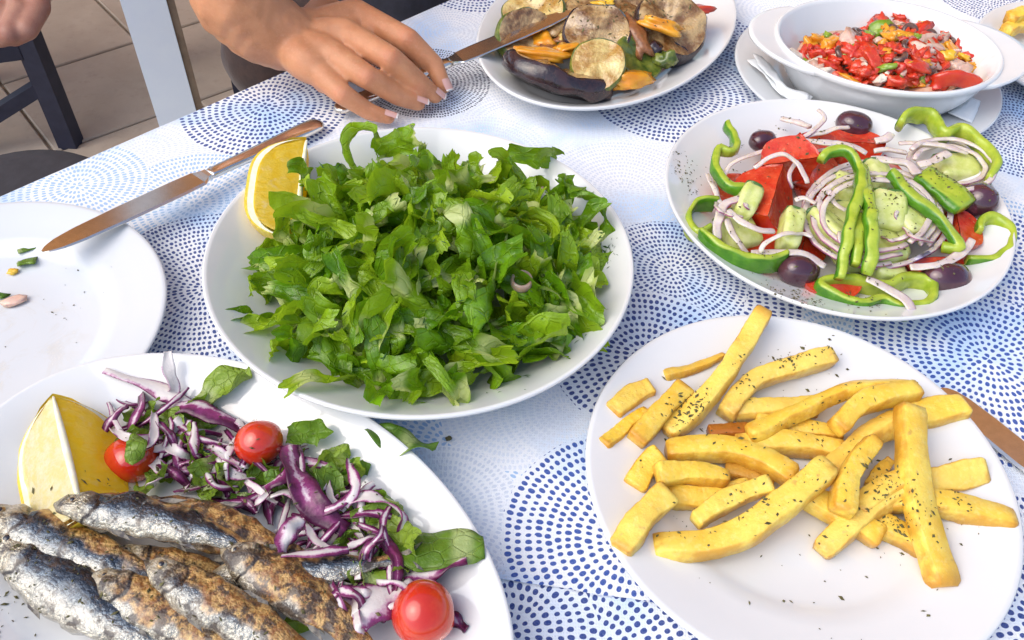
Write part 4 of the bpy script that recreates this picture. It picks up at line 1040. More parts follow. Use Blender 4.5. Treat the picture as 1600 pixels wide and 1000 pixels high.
def arc(cx, cy, rx, ry, a0, a1, n=12, ro=0):
    out = []
    for i in range(n):
        a = Rd(a0 + (a1 - a0) * i / (n - 1)); x, y = rx * math.cos(a), ry * math.sin(a)
        out.append((cx + x * math.cos(ro) - y * math.sin(ro), cy + x * math.sin(ro) + y * math.cos(ro)))
    return out
for pth, zz in ONION_EXTRA: onion(pth, zz, t=2.4, h=4)
for k, (rx, ry, dz) in enumerate(((290, 204, 0), (258, 178, .004), (226, 152, .008), (312, 226, -.004))):
    pth = arc(930 + 6 * k, 510 - 4 * k, rx, ry, 75 - 10 * k, 395 + 8 * k, 16)
    onion(pth, [.036 + dz + .010 * max(0, math.sin(Rd(-(75 + 320 * i / 15)))) for i in range(16)], 'wide concentric onion ring encircling the cucumber', 3.0, 5)
for k, (rx, ry) in enumerate(((170, 95), (150, 80), (185, 108))):
    onion(arc(1250 + 5 * k, 290, rx, ry, -200 + 20 * k, 140, 14, .15), .038 + .004 * k, 'onion ring around the seedy cucumber slice', 2.8, 5)
onion([(300, 335), (340, 285), (410, 250), (490, 225)], [.040, .044, .046, .046]); onion([(430, 305), (490, 260), (560, 250), (620, 290), (655, 370)], [.054, .058, .060, .056, .050])
onion([(230, 330), (255, 390), (280, 440), (310, 480)], [.034, .036, .036, .036]); onion([(260, 350), (275, 430), (300, 470)], [.032, .034, .034])
onion([(545, 95), (600, 105), (660, 130)], [.036, .040, .044], t=4, h=8); onion([(700, 60), (725, 85), (700, 130), (640, 170), (580, 190)], [.052, .052, .050, .048, .046]); onion([(580, 190), (700, 195), (820, 205), (900, 240)], [.050, .052, .052, .050], t=4)
onion([(640, 175), (730, 150), (830, 130)], [.046, .048, .048]); onion([(940, 190), (985, 180), (1010, 160)], [.040, .042, .042], t=5, h=8); onion([(1040, 200), (1130, 195), (1230, 210), (1330, 240)], [.044, .046, .046, .044], t=3.5)
onion([(370, 430), (310, 455), (275, 530), (275, 600)], [.046, .044, .040, .034], t=4.5); onion([(320, 480), (390, 540), (450, 565), (515, 572)], [.048, .048, .046, .044], 'short pale onion piece over the tomato wedge', 3.6); onion([(310, 520), (350, 600), (400, 660)], [.040, .036, .030], t=3.6)
onion([(420, 660), (530, 660), (640, 668), (730, 720)], [.034, .036, .036, .032], t=4); onion([(1090, 725), (1200, 715), (1290, 670), (1350, 605)], [.034, .036, .038, .040], 'curved onion piece lying toward the open pepper ring', 4.5); onion([(905, 770), (990, 810), (1060, 860), (1095, 910)], [.036, .034, .032, .030], 'white onion strip lying on the lobed pepper ring', 5, 4)
onion([(920, 265), (1000, 270), (1080, 285), (1115, 330)], [.050, .052, .052, .050], t=6, h=6); onion([(700, 420), (715, 500), (745, 545)], [.046, .044, .042]); onion([(740, 400), (770, 450), (810, 480)], [.046, .046, .044]); onion([(930, 235), (1000, 225), (1070, 240)], [.044, .046, .044], 'deep purple onion sliver behind the rings', 3, 7)
onion([(1120, 290), (1180, 275), (1250, 240)], [.046, .048, .048], t=5, h=4); onion([(600, 440), (640, 430), (690, 450)], [.044, .046, .046])

# ------------------------------------------------------------------ two handled baking dish on its plate
DC = V3((.349, .778, .0085)); da, db, DA = .108, .090, Rd(-3)
dish = empty('baking_dish', DC)
prof = [(0, .008), (.045, .008), (.058, .012), (.072, .028), (.081, .044), (.0845, .0505), (.0862, .0535), (.0885, .0540), (db, .0520), (.0895, .0480), (.085, .0462), (.083, .038), (.074, .020), (.062, .003), (.056, 0), (.052, .0015), (0, .002)]
V, F, UV = lathe(prof, da, db, 96, DA); link('bowl', make_mesh('bowl', V, F, MAT['china'], UV), dish)
for sg in (0, math.pi):
    V, F = [], []; n_, mm = 25, 7
    for i in range(n_):
        a = Rd(-44) + Rd(88) * i / (n_ - 1); k = math.cos(a * 90 / 44 * .98) ** .55 if abs(i - 12) < 12 else 0.02
        for j in range(mm):
            f = j / (mm - 1); ext = f * .030 * k - .004
            lift = .004 * f * k
            x, y = (da + ext) * math.cos(a), (db + ext * .4) * math.sin(a)
            for dz in (0, 1): V.append(Matrix.Rotation(DA + sg, 3, 'Z') @ V3((x, y, .0505 + lift - dz * (.0052 - .002 * (f > .95)))))
    for i in range(n_ - 1):
        for j in range(mm - 1):
            q = lambda a_, b_, c_: (a_ * mm + b_) * 2 + c_
            F.append((q(i, j, 0), q(i, j + 1, 0), q(i + 1, j + 1, 0), q(i + 1, j, 0))); F.append((q(i + 1, j, 1), q(i + 1, j + 1, 1), q(i, j + 1, 1), q(i, j, 1)))
        F.append((q(i, mm - 1, 0), q(i, mm - 1, 1), q(i + 1, mm - 1, 1), q(i + 1, mm - 1, 0)))
    link('handle', make_mesh('handle', V, F, MAT['china']), dish)
tag(dish, 'two handled white oven dish of diced tomato dip', 'baking dish')
# creamy dip layer
V, F = [], []; nr_, ns = 12, 40
for i in range(nr_ + 1):
    for j in range(ns):
        f = i / nr_; a = 2 * math.pi * j / ns; x, y = .082 * f * math.cos(a), .062 * f * math.sin(a)
        z = .0185 + (.006 if f < .9 else 0) + .0045 * noise.noise(V3((x * 60, y * 60, 3))) + .013 * (f ** 4)
        V.append(DC + V3((x, y, z)))
for i in range(nr_):
    for j in range(ns): F.append((i * ns + j, (i + 1) * ns + j, (i + 1) * ns + (j + 1) % ns, i * ns + (j + 1) % ns))
F = [tuple(reversed(f)) for f in F]
tag(centred('cheese_dip', V, F, MAT['dip']), 'creamy pink cheese layer at the bottom of the oven dish', 'dip')
def Z4(x, y, z): return P(x / 3.478 + 1140, y / 3.478, z)
rdp = random.Random(31)
kinds = (('tomato', 'diced_tomato', 'small red tomato dice in the oven dish', 'tomato dice', .56), ('onion_dice', 'diced_onion', 'small pinkish onion dice in the oven dish', 'onion dice', .20), ('orange_pepper', 'diced_pepper', 'small orange pepper dice in the oven dish', 'pepper dice', .10), ('yellow_pepper', 'diced_pepper', 'small yellow pepper dice in the oven dish', 'pepper dice', .05), ('olive', 'olive_slice', 'dark olive slice in the oven dish', 'olive slice', .05), ('green_dice', 'diced_pepper', 'small green pepper dice in the oven dish', 'pepper dice', .04), ('feta', 'cheese_crumb', 'white cheese crumb in the oven dish', 'cheese', .02))
def dip_piece(k, q, s, i):
    mt, nm_, lab, cat, _ = kinds[k]
    if mt == 'olive':
        nrm = V3((rdp.uniform(-.6, .6), rdp.uniform(-1, .1), 1)).normalized(); u_ = nrm.orthogonal().normalized(); v_ = nrm.cross(u_)
        V, F, UV = sweep([q + (u_ * math.cos(a) + v_ * math.sin(a)) * .0058 for a in [j * math.pi / 4 for j in range(8)]], rrect(8, 2.5), lambda u: (.0030, .0026), 18, True, up=nrm)
        o = centred(nm_, V, F, MAT['olive_cut'], UV)
    else:
        o = chunk(nm_, q, (s * rdp.uniform(.8, 1.7), s * rdp.uniform(.6, 1.0), s * rdp.uniform(.3, .65)), MAT[mt], i, (rdp.uniform(-.6, .6), rdp.uniform(-.6, .6), rdp.uniform(0, 3.1)), 7, .75, 8)
    tag(o, lab, cat, 'diced ' + mt.replace('_', ' ') + ' in the oven dish')
def heap(x, y): return .033 + .026 * math.exp(-(((x - 900) / 330) ** 2 + ((y - 270) / 170) ** 2))
for i in range(175):
    while 1:
        x, y = rdp.uniform(320, 1340), rdp.uniform(70, 500)
        if ((x - 860) / 490) ** 2 + ((y - 300) / 205) ** 2 < 1 and not (x < 620 and y < 220): break
    r_ = rdp.random(); acc = 0
    for k, kk in enumerate(kinds):
        acc += kk[4]
        if r_ < acc: break
    dip_piece(k, Z4(x, y, heap(x, y) + rdp.uniform(-.002, .003)), rdp.uniform(.0042, .0082), i)
for i, (x, y, s, k) in enumerate(((820, 90, .011, 0), (920, 100, .010, 0), (480, 290, .010, 0), (540, 350, .010, 0), (780, 320, .012, 0), (900, 440, .012, 0), (1080, 200, .011, 0), (1000, 360, .011, 0), (430, 240, .009, 2), (490, 215, .009, 2), (560, 240, .012, 2), (650, 430, .010, 2), (700, 180, .008, 4), (980, 170, .008, 4), (610, 290, .008, 4), (860, 365, .008, 5), (825, 430, .008, 6), (380, 300, .008, 6), (440, 350, .008, 6), (500, 390, .008, 6), (1270, 310, .009, 3), (1230, 350, .010, 1), (540, 195, .007, 5), (760, 190, .006, 5), (1110, 250, .009, 1), (870, 140, .008, 1), (1040, 150, .008, 3))):
    dip_piece(k, Z4(x, y, heap(x, y) + .004), s * .8, 200 + i)
V, F, UV = sweep([Z4(1110, 480, .036), Z4(1130, 440, .046), Z4(1220, 425, .050), Z4(1310, 445, .046), Z4(1330, 475, .040)], PSEC, lambda u: (.0035, .008), 24, jit=.001, seed=4)
tag(centred('tomato_slice', V, F, MAT['tomato_skin'], UV), 'curled red tomato slice at the near wall of the oven dish', 'tomato slice')
for k, (pth) in enumerate(([(125, 320), (200, 400), (260, 480), (340, 520), (420, 560)], [(150, 300), (230, 400), (300, 490), (380, 530), (430, 545)])):
    V, F, UV = sweep([Z4(x, y, .024 + .003 * k) for x, y in pth], rrect(8, 6), lambda u: (.006 + .003 * math.sin(u * 8), .0005), 24, twist=lambda u: .4 * math.sin(5 * u + k), jit=.0016, seed=k)
    if k == 0: nap = tag(centred('paper_napkin', V, F, MAT['paper'], UV), 'crumpled white paper napkin tucked under the oven dish', 'napkin')
    else: V0 = [v - nap.location for v in V]; link('napkin_fold', make_mesh('napkin_fold', V0, F, MAT['paper'], UV), nap)
V, F, UV = sweep([Z4(1250, 640, .020), Z4(1290, 600, .021), Z4(1340, 540, .022)], rrect(8, 6), lambda u: (.012 * (1 - .6 * u), .0005), 12, jit=.001, seed=6)
link('napkin_corner', make_mesh('napkin_corner', [v - nap.location for v in V], F, MAT['paper'], UV), nap)

# ------------------------------------------------------------------ roast vegetables
def Z3(x, y, z): return P(x / 3.81 + 740, y / 3.81, z)
def slice_disc(name, c, nrm, r, th, flesh, skin, label, cat, seed, sx=1.0, group=None):
    nrm = V3(nrm).normalized(); u_ = V3((1, 0, 0)); u_ = (u_ - nrm * u_.dot(nrm)).normalized(); v_ = nrm.cross(u_)
    root = empty(name, V3(c)); ns = 40; r *= 1.17; th *= 1.35
    def rr_(a): return r * (1 + .07 * noise.noise(V3((math.cos(a) * 1.3, math.sin(a) * 1.3, seed * 3.3))))
    def warp(p, f): return p + nrm * (.26 * r * noise.noise(p * 38 + V3((seed, 0, 0))) + .08 * r * noise.noise(p * 130) - .10 * r * (1 - f))
    for part, rings in (('flesh', [(0, .5), (.3, .5), (.6, .5), (.85, .5), (.94, .46)]), ('skin', [(.93, .46), (1.0, .3), (1.02, 0), (1.0, -.35), (.9, -.5), (.5, -.5), (0, -.5)])):
        V, F = [], []
        for (f, h) in rings:
            for j in range(ns):
                a = 2 * math.pi * j / ns; V.append(warp(V3(c) + (u_ * math.cos(a) * sx + v_ * math.sin(a)) * rr_(a) * max(f, .002) + nrm * (h * th), f))
        for i in range(len(rings) - 1):
            for j in range(ns): F.append((i * ns + j, (i + 1) * ns + j, (i + 1) * ns + (j + 1) % ns, i * ns + (j + 1) % ns))
        F = [tuple(reversed(f)) for f in F] if False else F
        centred(part, V, F, MAT[flesh if part == 'flesh' else skin], parent=root)
    return tag(root, label, cat, group)
slice_disc('courgette_slice', Z3(740, 385, .044), (-.05, -.62, .8), .0230, .010, 'courgette', 'courgette_skin', 'round golden courgette slice propped up on the roast vegetables', 'courgette', 1)
slice_disc('courgette_slice', Z3(360, 85, .038), (-.2, -.35, .8), .0235, .010, 'courgette', 'courgette_skin', 'courgette slice behind the tip of the held knife', 'courgette', 2, 1.25)
slice_disc('courgette_slice', Z3(640, 20, .042), (.1, -.3, .9), .0230, .011, 'courgette', 'courgette_skin', 'green edged courgette slice at the back of the platter', 'courgette', 3)
slice_disc('courgette_slice', Z3(330, 235, .030), (.3, -.5, .8), .0260, .014, 'aubergine', 'courgette_skin', 'brown roasted courgette round under the knife blade', 'courgette', 4, 1.2)
slice_disc('courgette_slice', Z3(510, 190, .030), (-.5, -.2, .8), .0220, .012, 'courgette', 'courgette_skin', 'dark green skinned courgette piece beside the knife tip', 'courgette', 5)
slice_disc('aubergine_slice', Z3(735, 195, .048), (-.05, -.45, .9), .0265, .010, 'aubergine', 'aubergine_skin', 'soft grey aubergine slice above the golden courgette round', 'aubergine', 6, 1.1)
slice_disc('aubergine_slice', Z3(1165, 165, .042), (.15, -.45, .85), .0330, .014, 'aubergine', 'aubergine_skin', 'big glossy aubergine slice with orange pepper on it', 'aubergine', 7)
slice_disc('aubergine_slice', Z3(500, 470, .026), (.25, .55, .75), .0300, .014, 'aubergine', 'aubergine_skin', 'long dark skinned aubergine wedge at the near rim', 'aubergine', 8, 1.6)
slice_disc('aubergine_slice', Z3(790, 90, .040), (0, -.2, 1), .0320, .012, 'aubergine', 'aubergine_skin', 'aubergine slice with black skin behind the grey one', 'aubergine', 9, 1.2)
slice_disc('aubergine_slice', Z3(1000, 60, .044), (.1, -.3, 1), .0290, .012, 'aubergine', 'aubergine_skin', 'browned aubergine slice at the back beside red pepper', 'aubergine', 10)
slice_disc('aubergine_slice', Z3(900, 370, .028), (.4, -.2, .8), .0210, .010, 'aubergine', 'aubergine_skin', 'small aubergine piece right behind the golden courgette round', 'aubergine', 11)
slice_disc('courgette_slice', Z3(975, 350, .034), (.5, -.35, .8), .0215, .009, 'courgette_skin', 'courgette_skin', 'olive green courgette slice leaning on the brown piece', 'courgette', 12)
rv_ = random.Random(4)
for k in range(22):
    a_ = rv_.uniform(0, 6.28); q_ = math.sqrt(rv_.random()); x, y = 780 + 520 * q_ * math.cos(a_), 180 + 250 * q_ * math.sin(a_)
    mt, cat_, lab = rv_.choice((('aubergine_skin', 'aubergine', 'small glossy black aubergine chunk tucked among the roast vegetables'), ('aubergine', 'aubergine', 'soft brown aubergine chunk tucked among the roast vegetables'), ('courgette_skin', 'courgette', 'olive green courgette chunk tucked among the roast vegetables'), ('brown_veg', 'vegetable', 'browned vegetable chunk tucked among the roast vegetables'), ('orange_pepper', 'roast pepper', 'small orange pepper chunk tucked among the roast vegetables')))
    o = chunk('vegetable_chunk', Z3(x, y, rv_.uniform(.026, .040)), (rv_.uniform(.010, .020), rv_.uniform(.007, .012), rv_.uniform(.005, .009)), MAT[mt], 70 + k, (rv_.uniform(-.5, .5), rv_.uniform(-.5, .5), rv_.uniform(0, 3)), 2.8, .6, 10); tag(o, lab, cat_, 'small ' + mt.replace('_', ' ') + ' chunks on the oval platter')
o = chunk('roast_vegetable', Z3(960, 215, .044), (.012, .026, .010), MAT['brown_veg'], 3, (.3, .4, .55), 2.6, .4, 10); tag(o, 'reddish brown roasted strip between two aubergine slices', 'vegetable')
for k, (x, y, z, d_, rz, mt, lab) in enumerate(((420, 325, .040, (.026, .013, .006), .05, 'orange_pepper', 'bright orange roast pepper piece under the knife'), (560, 290, .040, (.016, .012, .005), .7, 'orange_pepper', 'folded orange pepper piece touching the grey aubergine'), (940, 480, .030, (.023, .012, .008), .5, 'orange_pepper', 'pointed orange pepper piece at the near platter wall'), (1110, 150, .054, (.020, .015, .006), -.3, 'orange_pepper', 'orange pepper piece lying on the big aubergine slice'), (1285, 60, .044, (.016, .024, .006), .6, 'red_pepper', 'red roast pepper strip at the platter side'), (1320, 125, .036, (.007, .016, .005), -.1, 'red_pepper', 'narrow red pepper strip hanging from the big aubergine'), (760, 25, .048, (.010, .016, .005), .9, 'yellow_pepper', 'small yellow pepper piece at the back of the platter'))):
    o = chunk('roast_pepper', Z3(x, y, z), d_, MAT[mt], k + 40, (-.4, .1, rz), 3.2, .45, 12); tag(o, lab, 'roast pepper')

# ------------------------------------------------------------------ knives
def knife(tip, end, label, flat=0.0, split=.52):
    d = (end - tip); L = d.length; d.normalize(); root = empty('table_knife', end)
    sec = [(math.cos(2 * math.pi * j / 16), math.sin(2 * math.pi * j / 16)) for j in range(16)]
    def interp(tab, u):
        for i in range(len(tab) - 1):
            if u <= tab[i + 1][0]:
                f = (u - tab[i][0]) / (tab[i + 1][0] - tab[i][0]); return tab[i][1] + (tab[i + 1][1] - tab[i][1]) * f, tab[i][2] + (tab[i + 1][2] - tab[i][2]) * f
        return tab[-1][1:]
    bt = [(0, .0012, .0004), (.03, .0046, .0006), (.09, .0076, .0008), (.2, .0098, .0009), (.45, .0112, .0010), (.80, .0114, .0011), (.93, .0106, .0013), (.965, .0070, .0018), (1, .0058, .0026)]
    ht = [(0, .0058, .0026), (.04, .0066, .0032), (.10, .0062, .0032), (.5, .0078, .0034), (.85, .0096, .0036), (.95, .0090, .0034), (.985, .0066, .0028), (1, .0030, .0015)]
    m_ = tip.lerp(end, split)
    # the blade's edge line is offset from its back: asymmetric belly
    V, F, UV = sweep([tip, m_], [(-1, -.35), (-.9, -1), (.8, -1), (1, -.2), (1, .2), (.8, 1), (-.9, 1), (-1, .35)], lambda u: interp(bt, u), 44, twist=lambda u: flat)
    centred('blade', V, F, MAT['steel'], UV, smooth=False, parent=root)
    hs = []
    for j in range(28):
        a = 2 * math.pi * j / 28; k = (abs(math.cos(a)) ** 3.2 + abs(math.sin(a)) ** 3.2) ** (-1 / 3.2) * (1 - .07 * (j % 2)); hs.append((math.cos(a) * k, math.sin(a) * k))
    V, F, UV = sweep([m_, end], hs, lambda u: interp(ht, u), 40, twist=lambda u: flat)
    centred('handle', V, F, MAT['steel'], UV, parent=root)
    return tag(root, label, 'knife')
knife(P(66, 393, .0330), P(502, 191, .0075), 'steel knife with its smeared blade resting on the empty plate', 0, .54)
knife(P(893, 17, .0480), P(500, 188, .0060) + V3((.012, .012, .004)), 'steel knife held in the hand with its blade over roast vegetables', 0, .53)
knife(P(1470, 607, .0035), P(1790, 870, .0060), 'steel knife lying partly under the plate of fries', 0, .55)

# ------------------------------------------------------------------ glass
q = P(1222, -28, 0); gp = [(0, .004), (.022, .004), (.026, .008), (.029, .05), (.031, .09), (.0318, .0905), (.0325, .09), (.031, .05), (.0285, .004), (.027, .0002), (0, .0002)]
V, F, UV = lathe(gp, .0325, .0325, 48); tag(link('drinking_glass', make_mesh('drinking_glass', V, F, MAT['glass'], UV), None, (q.x, q.y, .0012)), 'clear drinking glass behind the oven dish plate', 'glass')

# ------------------------------------------------------------------ people: hands, arms and clothes
def union_mesh(name, chains, voxel, it, mat, extra=()):
    """continuous skin over chains of (point, radius) by voxel remeshing"""
    bm = bmesh.new()
    def ball(p, r):
        bmesh.ops.create_icosphere(bm, subdivisions=2, radius=r, matrix=Matrix.Translation(p))
    for ch in chains:
        for i, (p, r) in enumerate(ch):
            ball(p, r)
            if i:
                p0, r0 = ch[i - 1]; n_ = max(2, int((p - p0).length / (min(r, r0) * .35)))
                for k in range(1, n_): ball(p0.lerp(p, k / n_), r0 + (r - r0) * k / n_)
    me = bpy.data.meshes.new(name); bm.to_mesh(me); bm.free()
    o = bpy.data.objects.new(name, me); COL.objects.link(o)
    a = o.modifiers.new('r', 'REMESH'); a.mode = 'VOXEL'; a.voxel_size = voxel
    b = o.modifiers.new('s', 'SMOOTH'); b.iterations = it; b.factor = .5
    dg = bpy.context.evaluated_depsgraph_get(); dg.update()
    out = bpy.data.meshes.new_from_object(o.evaluated_get(dg))
    bpy.data.objects.remove(o); bpy.data.meshes.remove(me)
    out.materials.clear(); out.materials.append(mat); out.polygons.foreach_set('use_smooth', [True] * len(out.polygons)); out.name = name
    return out
def nail(tip, prev, upv, r, parent):
    d = (tip - prev).normalized(); s = d.cross(upv).normalized(); n = s.cross(d)
    for nm_, x0, x1, mt, k in (('fingernail', -.0062, .0052, 'nail', 1.0), ('nail_tip', .0048, .0062, 'nail_tip', 1.006)):
        V, F = [], []; nu, nv = 8, 9
        for i in range(nu):
            x = x0 + (x1 - x0) * i / (nu - 1)
            wv_ = .95 * math.sqrt(max(.05, 1 - ((x + .0005) / .0095) ** 4)) if nm_ == 'fingernail' else .9 * math.sqrt(max(.25, 1 - ((x - .0048) / .0044) ** 2))
            for j in range(nv):
                a = (j / (nv - 1) * 2 - 1) * wv_ * .70
                V.append(tip + d * x + (s * math.sin(a) + n * (math.cos(a) - .0 - max(0, x) * 9)) * r * k)
        for i in range(nu - 1):
            for j in range(nv - 1): F.append((i * nv + j, (i + 1) * nv + j, (i + 1) * nv + j + 1, i * nv + j + 1))
        F = [tuple(reversed(f)) for f in F]
        po_ = centred(nm_, V, F, MAT[mt], parent=parent)
        if nm_ == 'fingernail': fn_ = po_
        else: po_.parent = fn_
W_ = P(470, 66, .050)
fing = {
 'index': [((556, 22, .054), .0135), ((637, 63, .050), .0112), ((678, 102, .029), .0098), ((693, 135, .0150), .0078)],
 'middle': [((537, 52, .056), .0138), ((611, 93, .052), .0112), ((656, 131, .028), .0098), ((680, 150, .0150), .0078)],
 'ring': [((512, 82, .052), .0132), ((575, 121, .044), .0106), ((622, 150, .024), .0092), ((654, 162, .0145), .0074)],
 'little': [((492, 108, .044), .0122), ((536, 148, .034), .0094), ((576, 174, .018), .0082), ((607, 184, .0120), .0066)]}
chains = []
for k, (nm_, ch) in enumerate(fing.items()):
    c_ = [(P(*p), r * (1.13, 1.12, 1.06, 1.02)[q_]) for q_, (p, r) in enumerate(ch)]
    w0 = P(478 - 3 * k, 54 + 11 * k, .048)
    chains.append([(w0, .0200)] + [(w0.lerp(c_[0][0], .5), .0195)] + [(w0.lerp(c_[0][0], .86), .0168)] + c_)
th0 = P(505, 20, .040)
chains.append([(W_, .021), (th0, .018), (P(575, 45, .030), .0145), (P(628, 82, .022), .0115), (P(664, 106, .017), .0092)])
chains.append([(P(482, 46, .050), .022), (P(472, 78, .046), .021)])
chains.append([(P(*fing[k_][0][0]) - V3((0, 0, .004)), .0125) for k_ in ('index', 'middle', 'ring', 'little')])
chains.append([(P(*fing[k_][0][0]).lerp(P(*fing[k_][1][0]), .28) - V3((0, 0, .007)), .0105) for k_ in ('index', 'middle', 'ring', 'little')])
chains.append([(P(470, 70, .046), .027), (P(440, 56, .054), .033), (P(405, 36, .066), .038), (P(372, -5, .090), .044), (P(372, -110, .140), .045), (P(340, -300, .22), .047)])
chains.append([(P(340, -300, .22), .047), (T(.70, -.30, .36), .052)])
PER0 = T(.55, -.35, FZ); jn = []
for nm_, ch in fing.items():
    for k in (1, 2):
        a_, b_, c_ = P(*ch[k - 1][0]), P(*ch[k][0]), P(*ch[k + 1][0]); upj = ((b_ - a_).normalized() - (c_ - b_).normalized()).normalized()
        jn.append((b_ + upj * ch[k][1] - PER0, (c_ - a_).normalized(), ch[k][1] * (1.0 if k == 1 else .8)))
MAT['skin'] = mat_skin('tanned_skin_of_hand', (.60, .27, .135), (.50, .21, .10), (.66, .35, .21), jn)
arm = union_mesh('arm', chains, .0017, 20, MAT['skin'])
per = empty('person', T(.55, -.35, FZ)); 
for v in arm.vertices: v.co -= per.location
ao = link('arm_and_hand', arm, per)
for nm_, ch in fing.items():
    tip, prev = P(*ch[3][0]), P(*ch[2][0]); u_ = (c_up * .35 + V3((0, 0, 1)) + V3((.55, -.35, 0))).normalized()
    nail(tip + (tip - prev).normalized() * .0015, prev, u_, ch[3][1] * 1.07, per)
sh = union_mesh('shirt', [[(T(.78, -.36, .42), .075), (T(.80, -.38, .2), .12), (T(.78, -.38, -.10), .13), (T(.70, -.36, -.26), .14)], [(T(.78, -.36, .42), .07), (T(.70, -.30, .37), .062)], [(T(.95, -.36, .38), .08), (T(.9, -.38, .1), .12), (T(.85, -.36, -.22), .13)]], .012, 6, MAT['navy_cloth'])
for v in sh.vertices: v.co -= per.location
link('shirt', sh, per)
so = union_mesh('shorts', [[(T(.86, -.42, -.28), .11), (T(.68, -.42, -.24), .10), (T(.52, -.42, -.25), .085)], [(T(.86, -.34, -.30), .11), (T(.84, -.2, -.22), .09), (T(.86, -.06, -.20), .08)]], .010, 6, MAT['brown_cloth'])
for v in so.vertices: v.co -= per.location
link('shorts', so, per)
tag(per, 'person in dark clothes whose tanned hand rests on a knife', 'person')
# second hand by the navy chair
f2 = [[((58, -40, .02), .013), ((60, 12, .02), .0125), ((42, 46, .012), .0115), ((22, 58, .004), .010)], [((30, -36, .02), .013), ((30, 20, .02), .0125), ((14, 52, .012), .0115), ((0, 60, .004), .010)], [((2, -34, .02), .013), ((0, 22, .018), .012), ((-18, 50, .01), .011)], [((-24, -30, .018), .012), ((-28, 15, .012), .011), ((-44, 40, .006), .010)]]
chains = [[(P(*p), r) for p, r in ch] for ch in f2]
for ch in chains: ch.insert(0, (P(10, -95, .045), .020))
chains.append([(P(10, -95, .045), .024), (P(0, -160, .06), .028), (P(-30, -330, .10), .038), (P(-80, -620, .14), .045)])
chains.append([(P(20, -90, .04), .018), (P(64, -50, .01), .014), (P(70, -12, -.005), .011)])
hm = union_mesh('hand', chains, .0020, 8, MAT['skin_ruddy']); per2 = empty('person', P(-80, -620, .14) * 1.0); per2.location.z = FZ
for v in hm.vertices: v.co -= per2.location
link('arm_and_hand', hm, per2)
sl = union_mesh('sleeve', [[(P(-62, -520, .13), .058), (P(-90, -680, .16), .066), (P(-140, -900, .20), .08)]], .010, 5, MAT['navy_cloth'])
for v in sl.vertices: v.co -= per2.location
link('sleeve', sl, per2)
tag(per2, 'second person with a ruddy hand hanging before the navy chair', 'person')

# ------------------------------------------------------------------ chairs, stool and post beyond the table
def vert_z(px, py, base):
    """height of the point on the vertical through base that is seen at picture row py"""
    lo, hi = FZ, .4
    for _ in range(40):
        mid = (lo + hi) / 2; v = V3((base.x, base.y, mid)) - CAM; y = 500 - F_PX * v.dot(c_up) / v.dot(fw)
        if y > py: lo = mid
        else: hi = mid
    return lo
ft = P(112, 226, FZ); cd = V3((-.93, -.36, 0)).normalized(); cn = V3((-.80, .60, 0))
ch_ = empty('wooden_chair', ft + cd * .2 + cn * .2)
zr = vert_z(60, 72, ft)
for (a, b) in ((0, 0), (.40, 0), (0, .40), (.40, .40)):
    p0 = ft + cd * a + cn * b; V, F = [], []; bar(V, F, p0 + V3((0, 0, 0)), p0 + V3((0, 0, .45 if b == 0 else .86)), .021, .021); centred('leg', V, F, MAT['navy_wood'], smooth=False, parent=ch_)
for (a0, b0, a1, b1) in ((0, 0, .40, 0), (0, .40, .40, .40), (0, 0, 0, .40), (.40, 0, .40, .40)):
    V, F = [], []; bar(V, F, ft + cd * (a0 + .022 * (a1 > a0)) + cn * (b0 + .022 * (b1 > b0)) + V3((0, 0, zr - FZ)), ft + cd * (a1 - .022 * (a1 > a0)) + cn * (b1 - .022 * (b1 > b0)) + V3((0, 0, zr - FZ)), .016, .02); centred('rail', V, F, MAT['navy_wood'], smooth=False, parent=ch_)
zb = vert_z(90, 135, ft); V, F = [], []
bar(V, F, ft + cd * .02 + V3((0, 0, zb - FZ)), ft + cd * .30 + V3((0, 0, max(.02, (zb - FZ) - .26))), .013, .015); centred('brace', V, F, MAT['navy_wood'], smooth=False, parent=ch_)
V, F = [], []; bar(V, F, ft + cd * -.02 + cn * .2 + V3((0, 0, .462)), ft + cd * .42 + cn * .2 + V3((0, 0, .462)), .22, .012); centred('seat', V, F, MAT['pad'], smooth=False, parent=ch_)
V, F = [], []; bar(V, F, ft + cd * .02 + cn * .40 + V3((0, 0, .78)), ft + cd * .38 + cn * .40 + V3((0, 0, .78)), .012, .07); centred('backrest', V, F, MAT['navy_wood'], smooth=False, parent=ch_)
tag(ch_, 'dark navy wooden chair with a diagonal brace on the tiles', 'chair')
sp = P(22, 322, -.30); st = empty('stool', V3((sp.x, sp.y, FZ)))
V, F, UV = lathe([(0, .006), (.10, .006), (.125, .002), (.135, -.008), (.136, -.022), (.128, -.034), (0, -.036)], .136, .136, 48); link('seat', make_mesh('seat', V, F, MAT['pad'], UV), st, (0, 0, -.30 - FZ))
for k in range(4):
    a = .6 + k * math.pi / 2; V, F = [], []; bar(V, F, V3((sp.x + .13 * math.cos(a), sp.y + .13 * math.sin(a), FZ)), V3((sp.x + .09 * math.cos(a), sp.y + .09 * math.sin(a), -.335)), .014, .014); centred('leg', V, F, MAT['navy_wood'], smooth=False, parent=st)
tag(st, 'round charcoal topped stool pushed against the table edge', 'stool')
